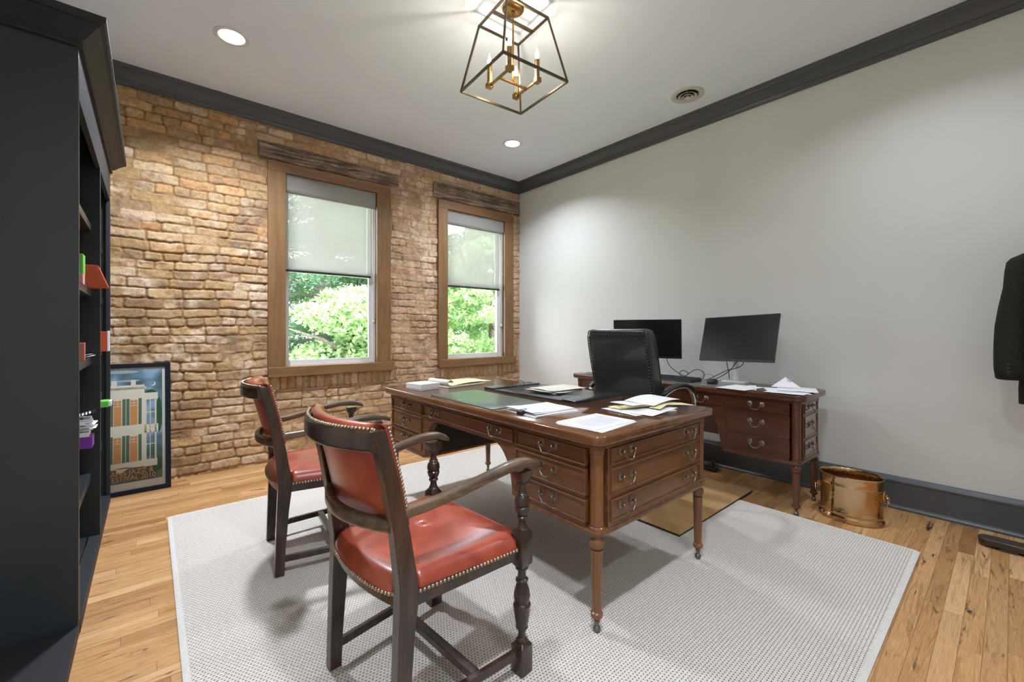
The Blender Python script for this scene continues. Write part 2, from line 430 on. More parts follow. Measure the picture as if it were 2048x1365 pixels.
# ------------------------------------------------------------------ mesh helpers
class MB:
    def __init__(s):
        s.v = []; s.f = []
    def add(s, vs, fs):
        o = len(s.v)
        s.v += [tuple(p) for p in vs]
        s.f += [tuple(i + o for i in f) for f in fs]
        return s
    def box(s, x0, x1, y0, y1, z0, z1, mat=None):
        vs = [Vector(p) for p in ((x0, y0, z0), (x1, y0, z0), (x1, y1, z0), (x0, y1, z0), (x0, y0, z1), (x1, y0, z1), (x1, y1, z1), (x0, y1, z1))]
        if mat is not None:
            vs = [mat @ p for p in vs]
        return s.add(vs, [(3, 2, 1, 0), (4, 5, 6, 7), (0, 1, 5, 4), (1, 2, 6, 5), (2, 3, 7, 6), (3, 0, 4, 7)])
    def loft(s, rings, caps=True, closed=True):
        n = len(rings[0]); vs = [p for r in rings for p in r]; fs = []
        m_ = len(rings)
        for i in range(m_ - 1):
            for j in range(n if closed else n - 1):
                k = (j + 1) % n
                fs.append((i * n + j, i * n + k, (i + 1) * n + k, (i + 1) * n + j))
        if caps and closed:
            fs.append(tuple(range(n - 1, -1, -1)))
            fs.append(tuple((m_ - 1) * n + j for j in range(n)))
        return s.add(vs, fs)
    def lathe(s, prof, cx=0, cy=0, seg=24, mod=None, sx=1, sy=1):
        rings = []
        for r, z in prof:
            ring = []
            for j in range(seg):
                a = 2 * PI * j / seg
                rr = r * (mod(a, z) if mod else 1)
                ring.append((cx + rr * math.cos(a) * sx, cy + rr * math.sin(a) * sy, z))
            rings.append(ring)
        return s.loft(rings)
    def tube(s, pts, r, seg=8, closed=False, up=None):
        pts = [Vector(p) for p in pts]; n = len(pts); rings = []
        prev = None
        for i, p in enumerate(pts):
            a = pts[(i - 1) % n] if (i > 0 or closed) else pts[0]
            b_ = pts[(i + 1) % n] if (i < n - 1 or closed) else pts[-1]
            t = (b_ - a).normalized()
            if prev is None:
                u = Vector((0, 0, 1)) if abs(t.z) < 0.9 else Vector((1, 0, 0))
                u = (u - t * u.dot(t)).normalized()
            else:
                u = (prev - t * prev.dot(t)).normalized()
            prev = u
            w = t.cross(u)
            rad = r[i] if isinstance(r, (list, tuple)) else r
            rings.append([p + u * rad * math.cos(2 * PI * j / seg) + w * rad * math.sin(2 * PI * j / seg) for j in range(seg)])
        if closed:
            rings.append(rings[0])
            return s.loft(rings, caps=False)
        return s.loft(rings)
    def ring(s, prof, cx=0, cy=0, seg=36):
        prof = list(prof) + [prof[0]]
        return s.loft([[(cx + r * math.cos(2 * PI * j / seg), cy + r * math.sin(2 * PI * j / seg), z) for j in range(seg)] for r, z in prof], caps=False)
    def prism(s, poly, axis, a0, a1):
        def P(p, a):
            if axis == 'x': return (a, p[0], p[1])
            if axis == 'y': return (p[0], a, p[1])
            return (p[0], p[1], a)
        return s.loft([[P(p, a0) for p in poly], [P(p, a1) for p in poly]])
    def sphere(s, c, r, seg=12, rings=8, sx=1, sy=1, sz=1):
        c = Vector(c); rr = []
        for i in range(1, rings):
            th = PI * i / rings
            rr.append([(c.x + r * sx * math.sin(th) * math.cos(2 * PI * j / seg), c.y + r * sy * math.sin(th) * math.sin(2 * PI * j / seg), c.z - r * sz * math.cos(th)) for j in range(seg)])
        return s.loft(rr)
    def grid(s, nx, ny, fn):
        vs = [fn(i / nx, j / ny) for j in range(ny + 1) for i in range(nx + 1)]
        fs = [(j * (nx + 1) + i, j * (nx + 1) + i + 1, (j + 1) * (nx + 1) + i + 1, (j + 1) * (nx + 1) + i) for j in range(ny) for i in range(nx)]
        return s.add(vs, fs)
    def slab(s, nx, ny, fn, th):
        """closed sheet: fn(u,v)->point; th thickness downward in z"""
        top = [Vector(fn(i / nx, j / ny)) for j in range(ny + 1) for i in range(nx + 1)]
        bot = [p - Vector((0, 0, th)) for p in top]
        n = len(top); W = nx + 1
        fs = []
        for j in range(ny):
            for i in range(nx):
                q = (j * W + i, j * W + i + 1, (j + 1) * W + i + 1, (j + 1) * W + i)
                fs.append(q); fs.append(tuple(k + n for k in reversed(q)))
        for i in range(nx):
            fs.append((i + 1, i, n + i, n + i + 1)); a = ny * W
            fs.append((a + i, a + i + 1, n + a + i + 1, n + a + i))
        for j in range(ny):
            fs.append((j * W, (j + 1) * W, n + (j + 1) * W, n + j * W))
            fs.append(((j + 1) * W + nx, j * W + nx, n + j * W + nx, n + (j + 1) * W + nx))
        return s.add(top + bot, fs)
    def build(s, name, mat, parent=None, smooth=True, angle=38, bevel=0.0, subsurf=0, loc=None):
        me = bpy.data.meshes.new(name)
        me.from_pydata(s.v, [], s.f)
        bm = bmesh.new(); bm.from_mesh(me)
        bmesh.ops.recalc_face_normals(bm, faces=bm.faces)
        if smooth:
            ca = math.radians(angle)
            for f in bm.faces: f.smooth = True
            for e in bm.edges:
                if len(e.link_faces) == 2 and e.calc_face_angle(0) > ca:
                    e.smooth = False
        bm.to_mesh(me); bm.free()
        me.materials.append(mat)
        o = bpy.data.objects.new(name, me)
        COL.objects.link(o)
        if parent is not None: o.parent = parent
        if loc is not None: o.location = loc
        if bevel:
            bv = o.modifiers.new('bevel', 'BEVEL'); bv.width = bevel; bv.segments = 2; bv.limit_method = 'ANGLE'; bv.angle_limit = math.radians(40); bv.harden_normals = False
        if subsurf:
            ss = o.modifiers.new('sub', 'SUBSURF'); ss.levels = subsurf; ss.render_levels = subsurf
        return o

def tag(o, label=None, cat=None, group=None, kind=None):
    if label: o['label'] = label
    if cat: o['category'] = cat
    if group: o['group'] = group
    if kind: o['kind'] = kind
    return o

def thing(name, label, cat, loc=(0, 0, 0), rz=0.0, group=None):
    o = bpy.data.objects.new(name, None)
    o.empty_display_size = 0.1
    COL.objects.link(o)
    o.location = loc; o.rotation_euler = (0, 0, rz)
    return tag(o, label, cat, group)

def struct_empty(name, loc=(0, 0, 0)):
    o = bpy.data.objects.new(name, None); COL.objects.link(o); o.location = loc
    o['kind'] = 'structure'
    return o

def copy_tree(o, parent=None):
    c = o.copy(); COL.objects.link(c); c.parent = parent
    for ch in list(o.children): copy_tree(ch, c)
    return c

def text_mb(txt, size, extr=0.0004):
    cu = bpy.data.curves.new('txt', 'FONT'); cu.body = txt; cu.size = size; cu.extrude = extr; cu.align_x = 'RIGHT'
    o = bpy.data.objects.new('txt', cu); COL.objects.link(o)
    dg = bpy.context.evaluated_depsgraph_get(); dg.update()
    me = bpy.data.meshes.new_from_object(o.evaluated_get(dg))
    mb = MB(); mb.add([v.co for v in me.vertices], [tuple(p.vertices) for p in me.polygons])
    bpy.data.objects.remove(o); bpy.data.curves.remove(cu); bpy.data.meshes.remove(me)
    return mb

def rrect(hx, hy, r, z, n=5, cx=0, cy=0):
    pts = []
    for (sx, sy, a0) in ((1, 1, 0), (-1, 1, PI / 2), (-1, -1, PI), (1, -1, 1.5 * PI)):
        for i in range(n + 1):
            a = a0 + (PI / 2) * i / n
            pts.append((cx + sx * (hx - r) + r * math.cos(a), cy + sy * (hy - r) + r * math.sin(a), z))
    return pts

# ------------------------------------------------------------------ room shell
XL, YB = -4.29, -6.0          # left wall, rear wall
T_ = 0.12
def st(mb, name, mat, **k):
    return tag(mb.build(name, mat, **k), kind='structure')

st(MB().box(XL - T_, 0.25, YB - T_, 0.3, -0.15, 0.0), 'floor', M['floor'], smooth=False)
st(MB().box(XL - T_, 0.25, YB - T_, 0.3, CEIL, CEIL + 0.15), 'ceiling', M['ceiling'], smooth=False)
st(MB().box(0.0, 0.2, YB - T_, 0.25, 0.0, CEIL), 'wall_right', M['wall_paint'], smooth=False)
st(MB().box(XL - T_, XL, YB - T_, 0.2, 0.0, CEIL), 'wall_left', M['wall_paint'], smooth=False)
st(MB().box(XL, 0.0, YB - T_, YB, 0, CEIL), 'wall_rear', M['wall_paint'], smooth=False)

# ---- old brick wall: irregular courses as one relief mesh
def vnoise(x, z, sx, sz, seed):
    r = np.random.RandomState(seed); g = r.rand(257, 257)
    X = x / sx; Z = z / sz
    xi = np.floor(X).astype(int); zi = np.floor(Z).astype(int); fx = X - xi; fz = Z - zi
    fx = fx * fx * (3 - 2 * fx); fz = fz * fz * (3 - 2 * fz)
    a = g[zi % 257, xi % 257]; b_ = g[zi % 257, (xi + 1) % 257]; c = g[(zi + 1) % 257, xi % 257]; d = g[(zi + 1) % 257, (xi + 1) % 257]
    return (a * (1 - fx) + b_ * fx) * (1 - fz) + (c * (1 - fx) + d * fx) * fz
def fbm(x, z, s, seed, o=4, ar=1.0):
    t = 0; amp = 1; tot = 0
    for k in range(o):
        t = t + amp * vnoise(x + 31.7 * k, z + 17.3 * k, s * ar / 2 ** k, s / 2 ** k, seed + k); tot += amp; amp *= 0.55
    return t / tot

def brick_wall():
    RES = 0.0068
    x = np.arange(-4.30, 0.0501, RES); z = np.arange(-0.01, 3.085, RES)
    X, Z = np.meshgrid(x, z)
    rs = np.random.RandomState(11)
    xo = X + 10; zo = Z + 10
    Zw = Z + (fbm(xo, zo, 0.45, 1, 2) - 0.5) * 0.034 + (fbm(xo, zo, 0.05, 5, 3) - 0.5) * 0.014
    Xw = X + (fbm(xo, zo, 0.06, 9, 3) - 0.5) * 0.018
    pitch = 0.0735
    nrow = int(3.2 / pitch) + 3
    edges = np.cumsum(pitch + (rs.rand(nrow) - 0.5) * 0.010) - pitch - 0.05
    row = np.clip(np.searchsorted(edges, Zw) - 1, 0, nrow - 2)
    z0 = edges[row]; z1 = edges[row + 1]
    dz = np.minimum(Zw - z0, z1 - Zw)
    bid = np.zeros_like(row); dx = np.zeros_like(X)
    # rowlock course band under each sill
    nb = 0
    for r in range(nrow - 1):
        msk = row == r
        if not msk.any(): continue
        header = (r % 7 == 3)
        cuts = [-4.6 + rs.rand() * 0.2]
        while cuts[-1] < 0.3:
            L = 0.112 if (header or rs.rand() < 0.13) else 0.222
            cuts.append(cuts[-1] + L * (1 + (rs.rand() - 0.5) * 0.12))
        cuts = np.array(cuts)
        k = np.clip(np.searchsorted(cuts, Xw[msk]) - 1, 0, len(cuts) - 2)
        dx[msk] = np.minimum(Xw[msk] - cuts[k], cuts[k + 1] - Xw[msk])
        bid[msk] = nb + k; nb += len(cuts)
    for (xa, xb, za, zb) in ((-2.98, -1.72, 0.63, 0.75), (-1.27, -0.02, 0.62, 0.74)):
        msk = (Xw > xa) & (Xw < xb) & (Zw > za) & (Zw < zb)
        cuts = [xa]
        while cuts[-1] < xb: cuts.append(cuts[-1] + 0.066 * (1 + (rs.rand() - 0.5) * 0.3))
        cuts = np.array(cuts)
        k = np.clip(np.searchsorted(cuts, Xw[msk]) - 1, 0, len(cuts) - 2)
        dx[msk] = np.minimum(Xw[msk] - cuts[k], cuts[k + 1] - Xw[msk])
        dz[msk] = np.minimum(Zw[msk] - za, zb - Zw[msk])
        bid[msk] = nb + k; nb += len(cuts)
    rnd = rs.rand(nb + 10, 6)
    # rounded-corner edge distance
    e = np.minimum(dx, dz)
    cr = 0.020
    qx = np.maximum(cr - dx, 0); qz = np.maximum(cr - dz, 0)
    both = (qx > 0) & (qz > 0)
    e = np.where(both, np.minimum(e, cr - np.sqrt(qx ** 2 + qz ** 2)), e)
    smear = fbm(xo, zo, 0.22, 21, 3)
    jw = 0.0015 + 0.0048 * rnd[bid, 0]
    t = np.clip((e - jw + 0.002) / 0.007, 0, 1); face = t * t * (3 - 2 * t)
    depth = 0.010 * np.clip(1.2 - np.clip((smear - 0.51) * 7, 0, 1) * 1.05, 0.12, 1.2)
    rough = fbm(xo, zo, 0.035, 33, 3) - 0.5
    rough2 = fbm(xo, zo, 0.11, 41, 3) - 0.5
    decay = np.clip((rnd[bid, 1] - 0.55) * 3, 0, 1)
    H = face * (depth + (rnd[bid, 2] - 0.5) * 0.007) + rough * (0.0050 + 0.009 * decay) + rough2 * 0.008
    H = H - decay * np.clip(rough2 * 8, 0, 1) * 0.006
    Y = 0.004 - H
    # colours (albedo of brick and mortar)
    pal = np.array([(0.50, 0.310, 0.180), (0.47, 0.280, 0.150), (0.54, 0.345, 0.205), (0.44, 0.265, 0.135), (0.57, 0.385, 0.250),
                    (0.40, 0.250, 0.145), (0.36, 0.225, 0.135), (0.50, 0.275, 0.135), (0.53, 0.365, 0.235), (0.38, 0.25, 0.150), (0.49, 0.305, 0.155), (0.52, 0.33, 0.18)])
    pi_ = (rnd[bid, 3] * len(pal)).astype(int) % len(pal)
    C = pal[pi_] * np.array((0.99, 1.06, 0.98)) * (0.90 + 0.32 * rnd[bid, 4])[..., None]
    # paler and pinker to the right, more ochre to the left
    g = np.clip((X + 3.6) / 2.6, 0, 1)[..., None]
    C = C * (1 - g) + (C * 0.55 + np.array((0.60, 0.435, 0.33)) * 0.45) * g
    wash = np.clip((fbm(xo, zo, 0.16, 51, 4) - 0.56) * 7, 0, 1)
    wash2 = np.clip((fbm(xo, zo, 0.9, 57, 2) - 0.35) * 3, 0, 1)
    wash = (wash * wash2 * 0.75)[..., None]
    C = C * (1 - wash) + np.array((0.80, 0.63, 0.47)) * wash
    lime = (rnd[bid, 5] > 0.95)[..., None] * 0.45
    C = C * (1 - lime) + np.array((0.84, 0.70, 0.54)) * lime
    spot = (np.clip((fbm(xo, zo, 0.05, 61, 3) - 0.60) * 9, 0, 1) * 0.45)[..., None]
    C = C * (1 - spot) + np.array((0.34, 0.16, 0.07)) * spot
    soot = (np.clip((fbm(xo, zo, 0.12, 71, 3) - 0.64) * 9, 0, 1) * 0.45)[..., None]
    C = C * (1 - soot) + np.array((0.25, 0.19, 0.15)) * soot
    mort = np.array((0.30, 0.175, 0.080)) * (0.75 + 0.5 * fbm(xo, zo, 0.06, 81, 3))[..., None]
    mort = mort * (1 - g) + np.array((0.46, 0.335, 0.245)) * g * 1.0
    mort = mort * 0.6 + np.array((0.50, 0.32, 0.18)) * 0.4 * np.clip((smear - 0.45) * 5, 0, 1)[..., None] + mort * 0.4 * (1 - np.clip((smear - 0.45) * 5, 0, 1))[..., None]
    f3 = face[..., None]
    C = C * f3 + mort * (1 - f3)
    C = np.clip(C, 0.02, 0.9)
    ny, nx = X.shape
    co = np.stack([X, Y, Z], -1).reshape(-1, 3).astype(np.float32)
    ii, jj = np.meshgrid(np.arange(nx - 1), np.arange(ny - 1))
    a = (jj * nx + ii).ravel()
    quads = np.stack([a, a + 1, a + nx + 1, a + nx], -1)
    cx_ = X[:-1, :-1].ravel() + RES / 2; cz_ = Z[:-1, :-1].ravel() + RES / 2
    keep = np.ones(len(quads), bool)
    for (xa, xb, za, zb) in ((-2.87, -1.87, 0.79, 2.60), (-1.175, -0.20, 0.78, 2.60)):
        keep &= ~((cx_ > xa) & (cx_ < xb) & (cz_ > za) & (cz_ < zb))
    quads = quads[keep]
    me = bpy.data.meshes.new('wall_brick')
    me.vertices.add(len(co)); me.vertices.foreach_set('co', co.ravel())
    me.loops.add(quads.size); me.loops.foreach_set('vertex_index', quads.ravel().astype(np.int32))
    me.polygons.add(len(quads))
    me.polygons.foreach_set('loop_start', (np.arange(len(quads)) * 4).astype(np.int32))
    me.polygons.foreach_set('use_smooth', np.ones(len(quads), bool))
    me.update(calc_edges=True)
    ca = me.color_attributes.new('brickcol', 'FLOAT_COLOR', 'POINT')
    rgba = np.concatenate([C.reshape(-1, 3), np.ones((len(co), 1))], 1).astype(np.float32)
    ca.data.foreach_set('color', rgba.ravel())
    me.materials.append(M['brick'])
    o = bpy.data.objects.new('wall_brick', me); COL.objects.link(o)
    return tag(o, kind='structure')
brick_wall()
# solid core behind the brick face, with the same two openings
core = MB()
cx_s = [XL, -2.90, -1.84, -1.205, -0.17, 0.2]
for i in range(5):
    if i in (1, 3):
        core.box(cx_s[i], cx_s[i + 1], 0.02, 0.24, 0, 0.77); core.box(cx_s[i], cx_s[i + 1], 0.02, 0.24, 2.62, CEIL)
    else:
        core.box(cx_s[i], cx_s[i + 1], 0.02, 0.24, 0, CEIL)
st(core, 'wall_brick_core', M['wall_paint'], smooth=False)

# ---- crown moulding (two runs mitred in the corner)
prof = [(0.000, 2.955), (0.020, 2.955), (0.022, 2.968), (0.016, 2.972), (0.020, 2.984), (0.030, 2.990), (0.036, 3.000), (0.052, 3.022),
        (0.074, 3.038), (0.084, 3.043), (0.086, 3.052), (0.094, 3.055), (0.100, 3.066), (0.100, 3.077), (0.0, 3.077)]
st(MB().loft([[(XL, -o, z) for o, z in prof], [(-o, -o, z) for o, z in prof]]), 'trim_1', M['grey_paint'], angle=25)
st(MB().loft([[(-o, YB, z) for o, z in prof], [(-o, -o, z) for o, z in prof]]), 'trim_2', M['grey_paint'], angle=25)
# ---- baseboard
bp_ = [(0.0, 0.0), (0.040, 0.0), (0.040, 0.012), (0.034, 0.022), (0.022, 0.028), (0.022, 0.165), (0.026, 0.170), (0.026, 0.180), (0.019, 0.186), (0.014, 0.198), (0.008, 0.206), (0.0, 0.206)]
st(MB().loft([[(-o, YB, z) for o, z in bp_], [(-o, -0.02, z) for o, z in bp_]]), 'baseboard_right', M['grey_paint'], angle=25)

# ---- windows in the brick wall
def window(name, xo0, xo1, zs, zt, xi0, xi1, zi1, latch_z):
    """outer casing x range, sill top, head top, inner opening"""
    w = struct_empty(name, ((xo0 + xo1) / 2, 0, zs))
    ox, oz = (xo0 + xo1) / 2, zs
    def B_(x0, x1, y0, y1, z0, z1): return (x0 - ox, x1 - ox, y0, y1, z0 - oz, z1 - oz)
    yf = -0.032
    for (a, b_) in ((xo0, xi0), (xi1, xo1)):
        MB().box(*B_(a, b_, yf, 0.02, zs, zi1)).build('casing', M['casing'], w, bevel=0.002)
    MB().box(*B_(xo0, xo1, yf - 0.002, 0.02, zi1, zt)).build('casing', M['casing_x'], w, bevel=0.002)
    sill = MB().box(*B_(xo0 - 0.002, xo1 + 0.025, -0.062, 0.03, zs - 0.088, zs)).build('window_sill', M['casing_x'], w, bevel=0.003)
    # jambs
    jb = MB()
    jb.box(*B_(xi0 - 0.03, xi0, 0.0, 0.16, zs, zi1)); jb.box(*B_(xi1, xi1 + 0.03, 0.0, 0.16, zs, zi1))
    jb.box(*B_(xi0 - 0.03, xi1 + 0.03, 0.0, 0.16, zi1, zi1 + 0.03)); jb.box(*B_(xi0 - 0.03, xi1 + 0.03, 0.03, 0.2, zs - 0.03, zs))
    jb.build('jamb', M['jamb'], w)
    zm = 0.5 * (zs + zi1) + 0.02
    # lower sash (inner), upper sash (outer)
    for nm, z0, z1, y0, y1, rail in (('lower_sash', zs, zm + 0.02, 0.070, 0.100, 0.050), ('upper_sash', zm - 0.02, zi1, 0.104, 0.134, 0.04)):
        s_ = MB(); a, b_ = xi0, xi1; stl = 0.048
        s_.box(*B_(a, a + stl, y0, y1, z0, z1)); s_.box(*B_(b_ - stl, b_, y0, y1, z0, z1))
        s_.box(*B_(a + stl, b_ - stl, y0, y1, z0, z0 + rail)); s_.box(*B_(a + stl, b_ - stl, y0, y1, z1 - 0.04, z1))
        so = s_.build(nm, M['white_pvc'], w, bevel=0.002)
        MB().box(*B_(a + stl - 0.005, b_ - stl + 0.005, y0 + 0.012, y0 + 0.016, z0 + rail - 0.005, z1 - 0.035)).build('glass_pane', M['glass'], so)
    s_ = MB()   # track liner either side of the sashes
    s_.box(*B_(xi1 - 0.012, xi1, 0.052, 0.16, zs, zi1)); s_.box(*B_(xi0, xi0 + 0.012, 0.052, 0.16, zs, zi1))
    s_.build('track', M['white_pvc'], w)
    l = MB(); lx = xi1 - 0.008 - ox; lz = latch_z - oz
    l.sphere((lx - 0.004, 0.030, lz), 0.015, 10, 6, 0.6, 1, 1); l.box(lx - 0.008, lx, 0.022, 0.055, lz - 0.004, lz + 0.028); l.box(lx - 0.007, lx + 0.004, 0.015, 0.060, lz - 0.007, lz + 0.006)
    l.build('blind_cord_guide', M['white_pvc'], w)
    return w
window('window_1', -2.935, -1.805, 0.835, 2.650, -2.794, -1.953, 2.562, 1.255)
window('window_2', -1.237, -0.125, 0.830, 2.648, -1.115, -0.268, 2.552, 1.22)

def blind(label, x0, x1, zt, zb, side):
    t = thing('roller_blind', label, 'blind', ((x0 + x1) / 2, 0.025, zt), 0, 'roller blinds in the brick wall windows')
    w = (x1 - x0) / 2; d = 0.155
    # fabric covered cassette with rounded lower edge
    prof = [(-0.028, 0), (-0.030, -d + 0.03), (-0.024, -d + 0.008), (-0.010, -d), (0.012, -d), (0.012, 0)]
    MB().prism(prof, 'x', -w + 0.002, w - 0.002).build('valance', M['valance'], t, angle=50)
    fh = zt - zb
    f_ = MB().grid(10, 24, lambda u, v: (-w + 0.004 + u * (2 * w - 0.045), 0.004 + 0.0012 * math.sin(u * 9 + v * 5), -d + 0.01 - v * (fh - d - 0.02)))
    f_.build('fabric', M['blind'], t)
    MB().box(-w + 0.004, w - 0.041, -0.004, 0.010, -fh, -fh + 0.020).build('bottom_bar', M['black_plastic'], t, bevel=0.003)
    ch = MB()
    for k in (0.0, 0.014):
        ch.tube([(w - 0.020 + k * 0.6, -0.010 + k, -d + 0.02), (w - 0.020 + k * 0.6, -0.010 + k, -fh * 0.86), (w - 0.018 + k * 0.6, -0.008 + k, -(zt - 1.27))], 0.0017, 6)
    ch.build('bead_chain', M['white_pvc'], t)
    return t
blind('white roller blind half lowered in the large window nearer the bookcase', -2.794, -1.955, 2.560, 1.692, 1)
blind('white roller blind half lowered in the window beside the white wall corner', -1.115, -0.270, 2.550, 1.668, 1)

# ---- lintels: old timbers above the windows
def lintel(label, x0, x1, za0, za1, zb0, zb1, seed):
    r = random.Random(seed); n = 40
    rings = []
    for i in range(n + 1):
        u = i / n; x = x0 + (x1 - x0) * u
        zb = za0 + (za1 - za0) * u; zt = zb0 + (zb1 - zb0) * u
        j = lambda a: (r.random() - 0.5) * a
        m_ = (zb + zt) / 2
        rings.append([(x, 0.03, zb), (x, -0.016 + j(0.006), zb + j(0.010)), (x, -0.026 + j(0.008), zb + 0.02 + j(0.006)), (x, -0.026 + j(0.007), m_ - 0.03 + j(0.01)), (x, -0.022 + j(0.010), m_ + j(0.01)), (x, -0.026 + j(0.007), m_ + 0.03 + j(0.01)),
                      (x, -0.024 + j(0.008), zt - 0.015 + j(0.008)), (x, -0.012 + j(0.006), zt + j(0.010)), (x, 0.03, zt)])
    o = MB().loft(rings).build('wooden_lintel', M['lintel'], angle=60)
    return tag(o, label, 'beam', 'old timber lintels above the windows')
lintel('dark weathered timber lintel set in brick above the window nearer the bookcase', -3.0, -1.715, 2.662, 2.672, 2.808, 2.800, 3)
lintel('pale weathered timber lintel set in brick above the window beside the corner', -1.295, -0.012, 2.665, 2.668, 2.838, 2.848, 5)

# ---- ceiling fittings
def can(label, x, y):
    t = thing('recessed_ceiling_light', label, 'light', (x, y, CEIL), 0, 'recessed ceiling lights')
    MB().ring([(0.074, 0.0), (0.100, 0.0), (0.100, -0.003), (0.094, -0.007), (0.080, -0.008), (0.074, -0.004)], seg=36).build('trim_ring', M['white_trim'], t)
    MB().lathe([(0.0001, -0.0005), (0.0755, -0.0005), (0.0755, -0.003), (0.0001, -0.003)], seg=36).build('lens', M['can'], t)
    area('recessed_lamp', (x, y, CEIL - 0.009), (0, 0, 0), 0.145, 0.145, CAN_POWER[CANS.index((x, y))], CAN_COL, shape='DISK', spread=math.radians(132))
    return t
can('round recessed ceiling light nearer the dark bookcase', *CANS[0])
can('round recessed ceiling light over the window beside the corner', *CANS[1])
for c_ in CANS[2:]:  # invented lights out of view, added to brighten the near part of the room
    can('added unseen recessed fill light %s' % {0: 'above the dark bookcase side, behind the viewer', 1: 'above the coat rack end of the white wall', 2: 'by the rear wall on the bookcase side', 3: 'by the rear wall on the white wall side'}[CANS.index(c_) - 2], *c_)
vt = thing('ceiling_vent', 'round off-white air diffuser in the ceiling near the crown moulding', 'vent', (-0.382, -2.507, CEIL))
MB().ring([(0.085, 0), (0.128, 0), (0.128, -0.003), (0.118, -0.007), (0.098, -0.010), (0.086, -0.004)], seg=40).build('flange', M['vent_white'], vt)
MB().lathe([(0.0001, -0.0005), (0.086, -0.0005), (0.086, -0.002), (0.0001, -0.002)], seg=40).build('throat', M['black'], vt)
for r0, r1, zz in ((0.056, 0.072, -0.016), (0.030, 0.046, -0.022)):
    MB().ring([(r0, -0.006), (r1, zz + 0.002), (r1 + 0.001, zz), (r1 - 0.001, zz - 0.001), (r0 - 0.002, -0.008)], seg=40).build('cone_ring', M['vent_white'], vt)
MB().lathe([(0.0001, -0.004), (0.008, -0.006), (0.022, -0.026), (0.020, -0.028), (0.0001, -0.028)], seg=30).build('centre_cone', M['vent_white'], vt)
cb = MB()
for a in (0.4, 0.4 + PI / 2):
    c_, s_ = math.cos(a), math.sin(a)
    cb.tube([(-0.085 * c_, -0.085 * s_, -0.006), (0.085 * c_, 0.085 * s_, -0.006)], 0.0015, 6)
cb.build('cross_wire', M['vent_white'], vt)

# ---- chandelier
ch = thing('lantern_chandelier', 'open bronze cage chandelier with four lit candle bulbs hanging from brass canopy', 'chandelier', (-2.079, -2.306, CEIL), -0.084)
def zc(z): return z - CEIL
MB().lathe([(0.0001, 0), (0.062, 0), (0.064, -0.004), (0.064, -0.022), (0.058, -0.028), (0.012, -0.030), (0.010, -0.044), (0.0001, -0.046)], seg=40).build('canopy', M['ant_brass'], ch, angle=30)
ZB, ZT, SB, ST = zc(2.602), zc(2.985), 0.226, 0.145
def bar(a, b_, w):
    a, b_ = Vector(a), Vector(b_); d = (b_ - a).normalized()
    u = Vector((0, 0, 1)) if abs(d.z) < 0.9 else Vector((1, 0, 0))
    if abs(d.z) >= 0.9: u = Vector((1, 1, 0)).normalized()
    u = (u - d * u.dot(d)).normalized(); v_ = d.cross(u)
    q = [(u * sx + v_ * sy) * w for sx, sy in ((1, 1), (-1, 1), (-1, -1), (1, -1))]
    return [[a + p for p in q], [b_ + p for p in q]]
cage = MB()
for k in range(4):
    c0 = ((-1, -1), (1, -1), (1, 1), (-1, 1))[k]; c1 = ((-1, -1), (1, -1), (1, 1), (-1, 1))[(k + 1) % 4]
    cage.loft(bar((c0[0] * SB, c0[1] * SB, ZB), (c1[0] * SB, c1[1] * SB, ZB), 0.0058))
    cage.loft(bar((c0[0] * ST, c0[1] * ST, ZT), (c1[0] * ST, c1[1] * ST, ZT), 0.0055))
    cage.loft(bar((c0[0] * SB, c0[1] * SB, ZB - 0.004), (c0[0] * ST, c0[1] * ST, ZT + 0.004), 0.0055))
cage.loft(bar((-ST, 0, ZT), (ST, 0, ZT), 0.0075))
cage.build('cage_frame', M['bronze'], ch, smooth=False)
rod = MB().lathe([(0.0001, zc(3.04)), (0.0055, zc(3.04)), (0.0055, zc(2.62)), (0.0001, zc(2.62))], seg=12)
rod.build('stem', M['ant_brass'], ch)
arms = MB()
zc0 = zc(2.622)
for sx in (-1, 1):
    arms.loft(bar((-0.099, sx * 0.0, zc0), (0.099, 0, zc0), 0.006)) if sx == 1 else None
    arms.loft(bar((sx * 0.099, -0.104, zc0), (sx * 0.099, 0.104, zc0), 0.006))
arms.build('arm_frame', M['ant_brass'], ch, smooth=False)
for (sx, sy) in ((-1, -1), (-1, 1), (1, -1), (1, 1)):
    cx0, cy0 = sx * 0.099, sy * 0.104
    cd = MB()
    cd.box(cx0 - 0.0175, cx0 + 0.0175, cy0 - 0.0175, cy0 + 0.0175, zc(2.609), zc(2.637))
    cd.lathe([(0.0001, zc(2.637)), (0.0148, zc(2.637)), (0.0148, zc(2.742)), (0.0125, zc(2.744)), (0.0001, zc(2.744))], cx0, cy0, 20)
    cdo = cd.build('candle_sleeve', M['ant_brass'], ch)
    bl = MB().lathe([(0.0001, zc(2.744)), (0.006, zc(2.745)), (0.0095, zc(2.756)), (0.0110, zc(2.766)), (0.0095, zc(2.780)), (0.0055, zc(2.793)), (0.0022, zc(2.804)), (0.0008, zc(2.812)), (0.0001, zc(2.813))], cx0, cy0, 16)
    bl.build('candle_bulb', M['bulb'], cdo)

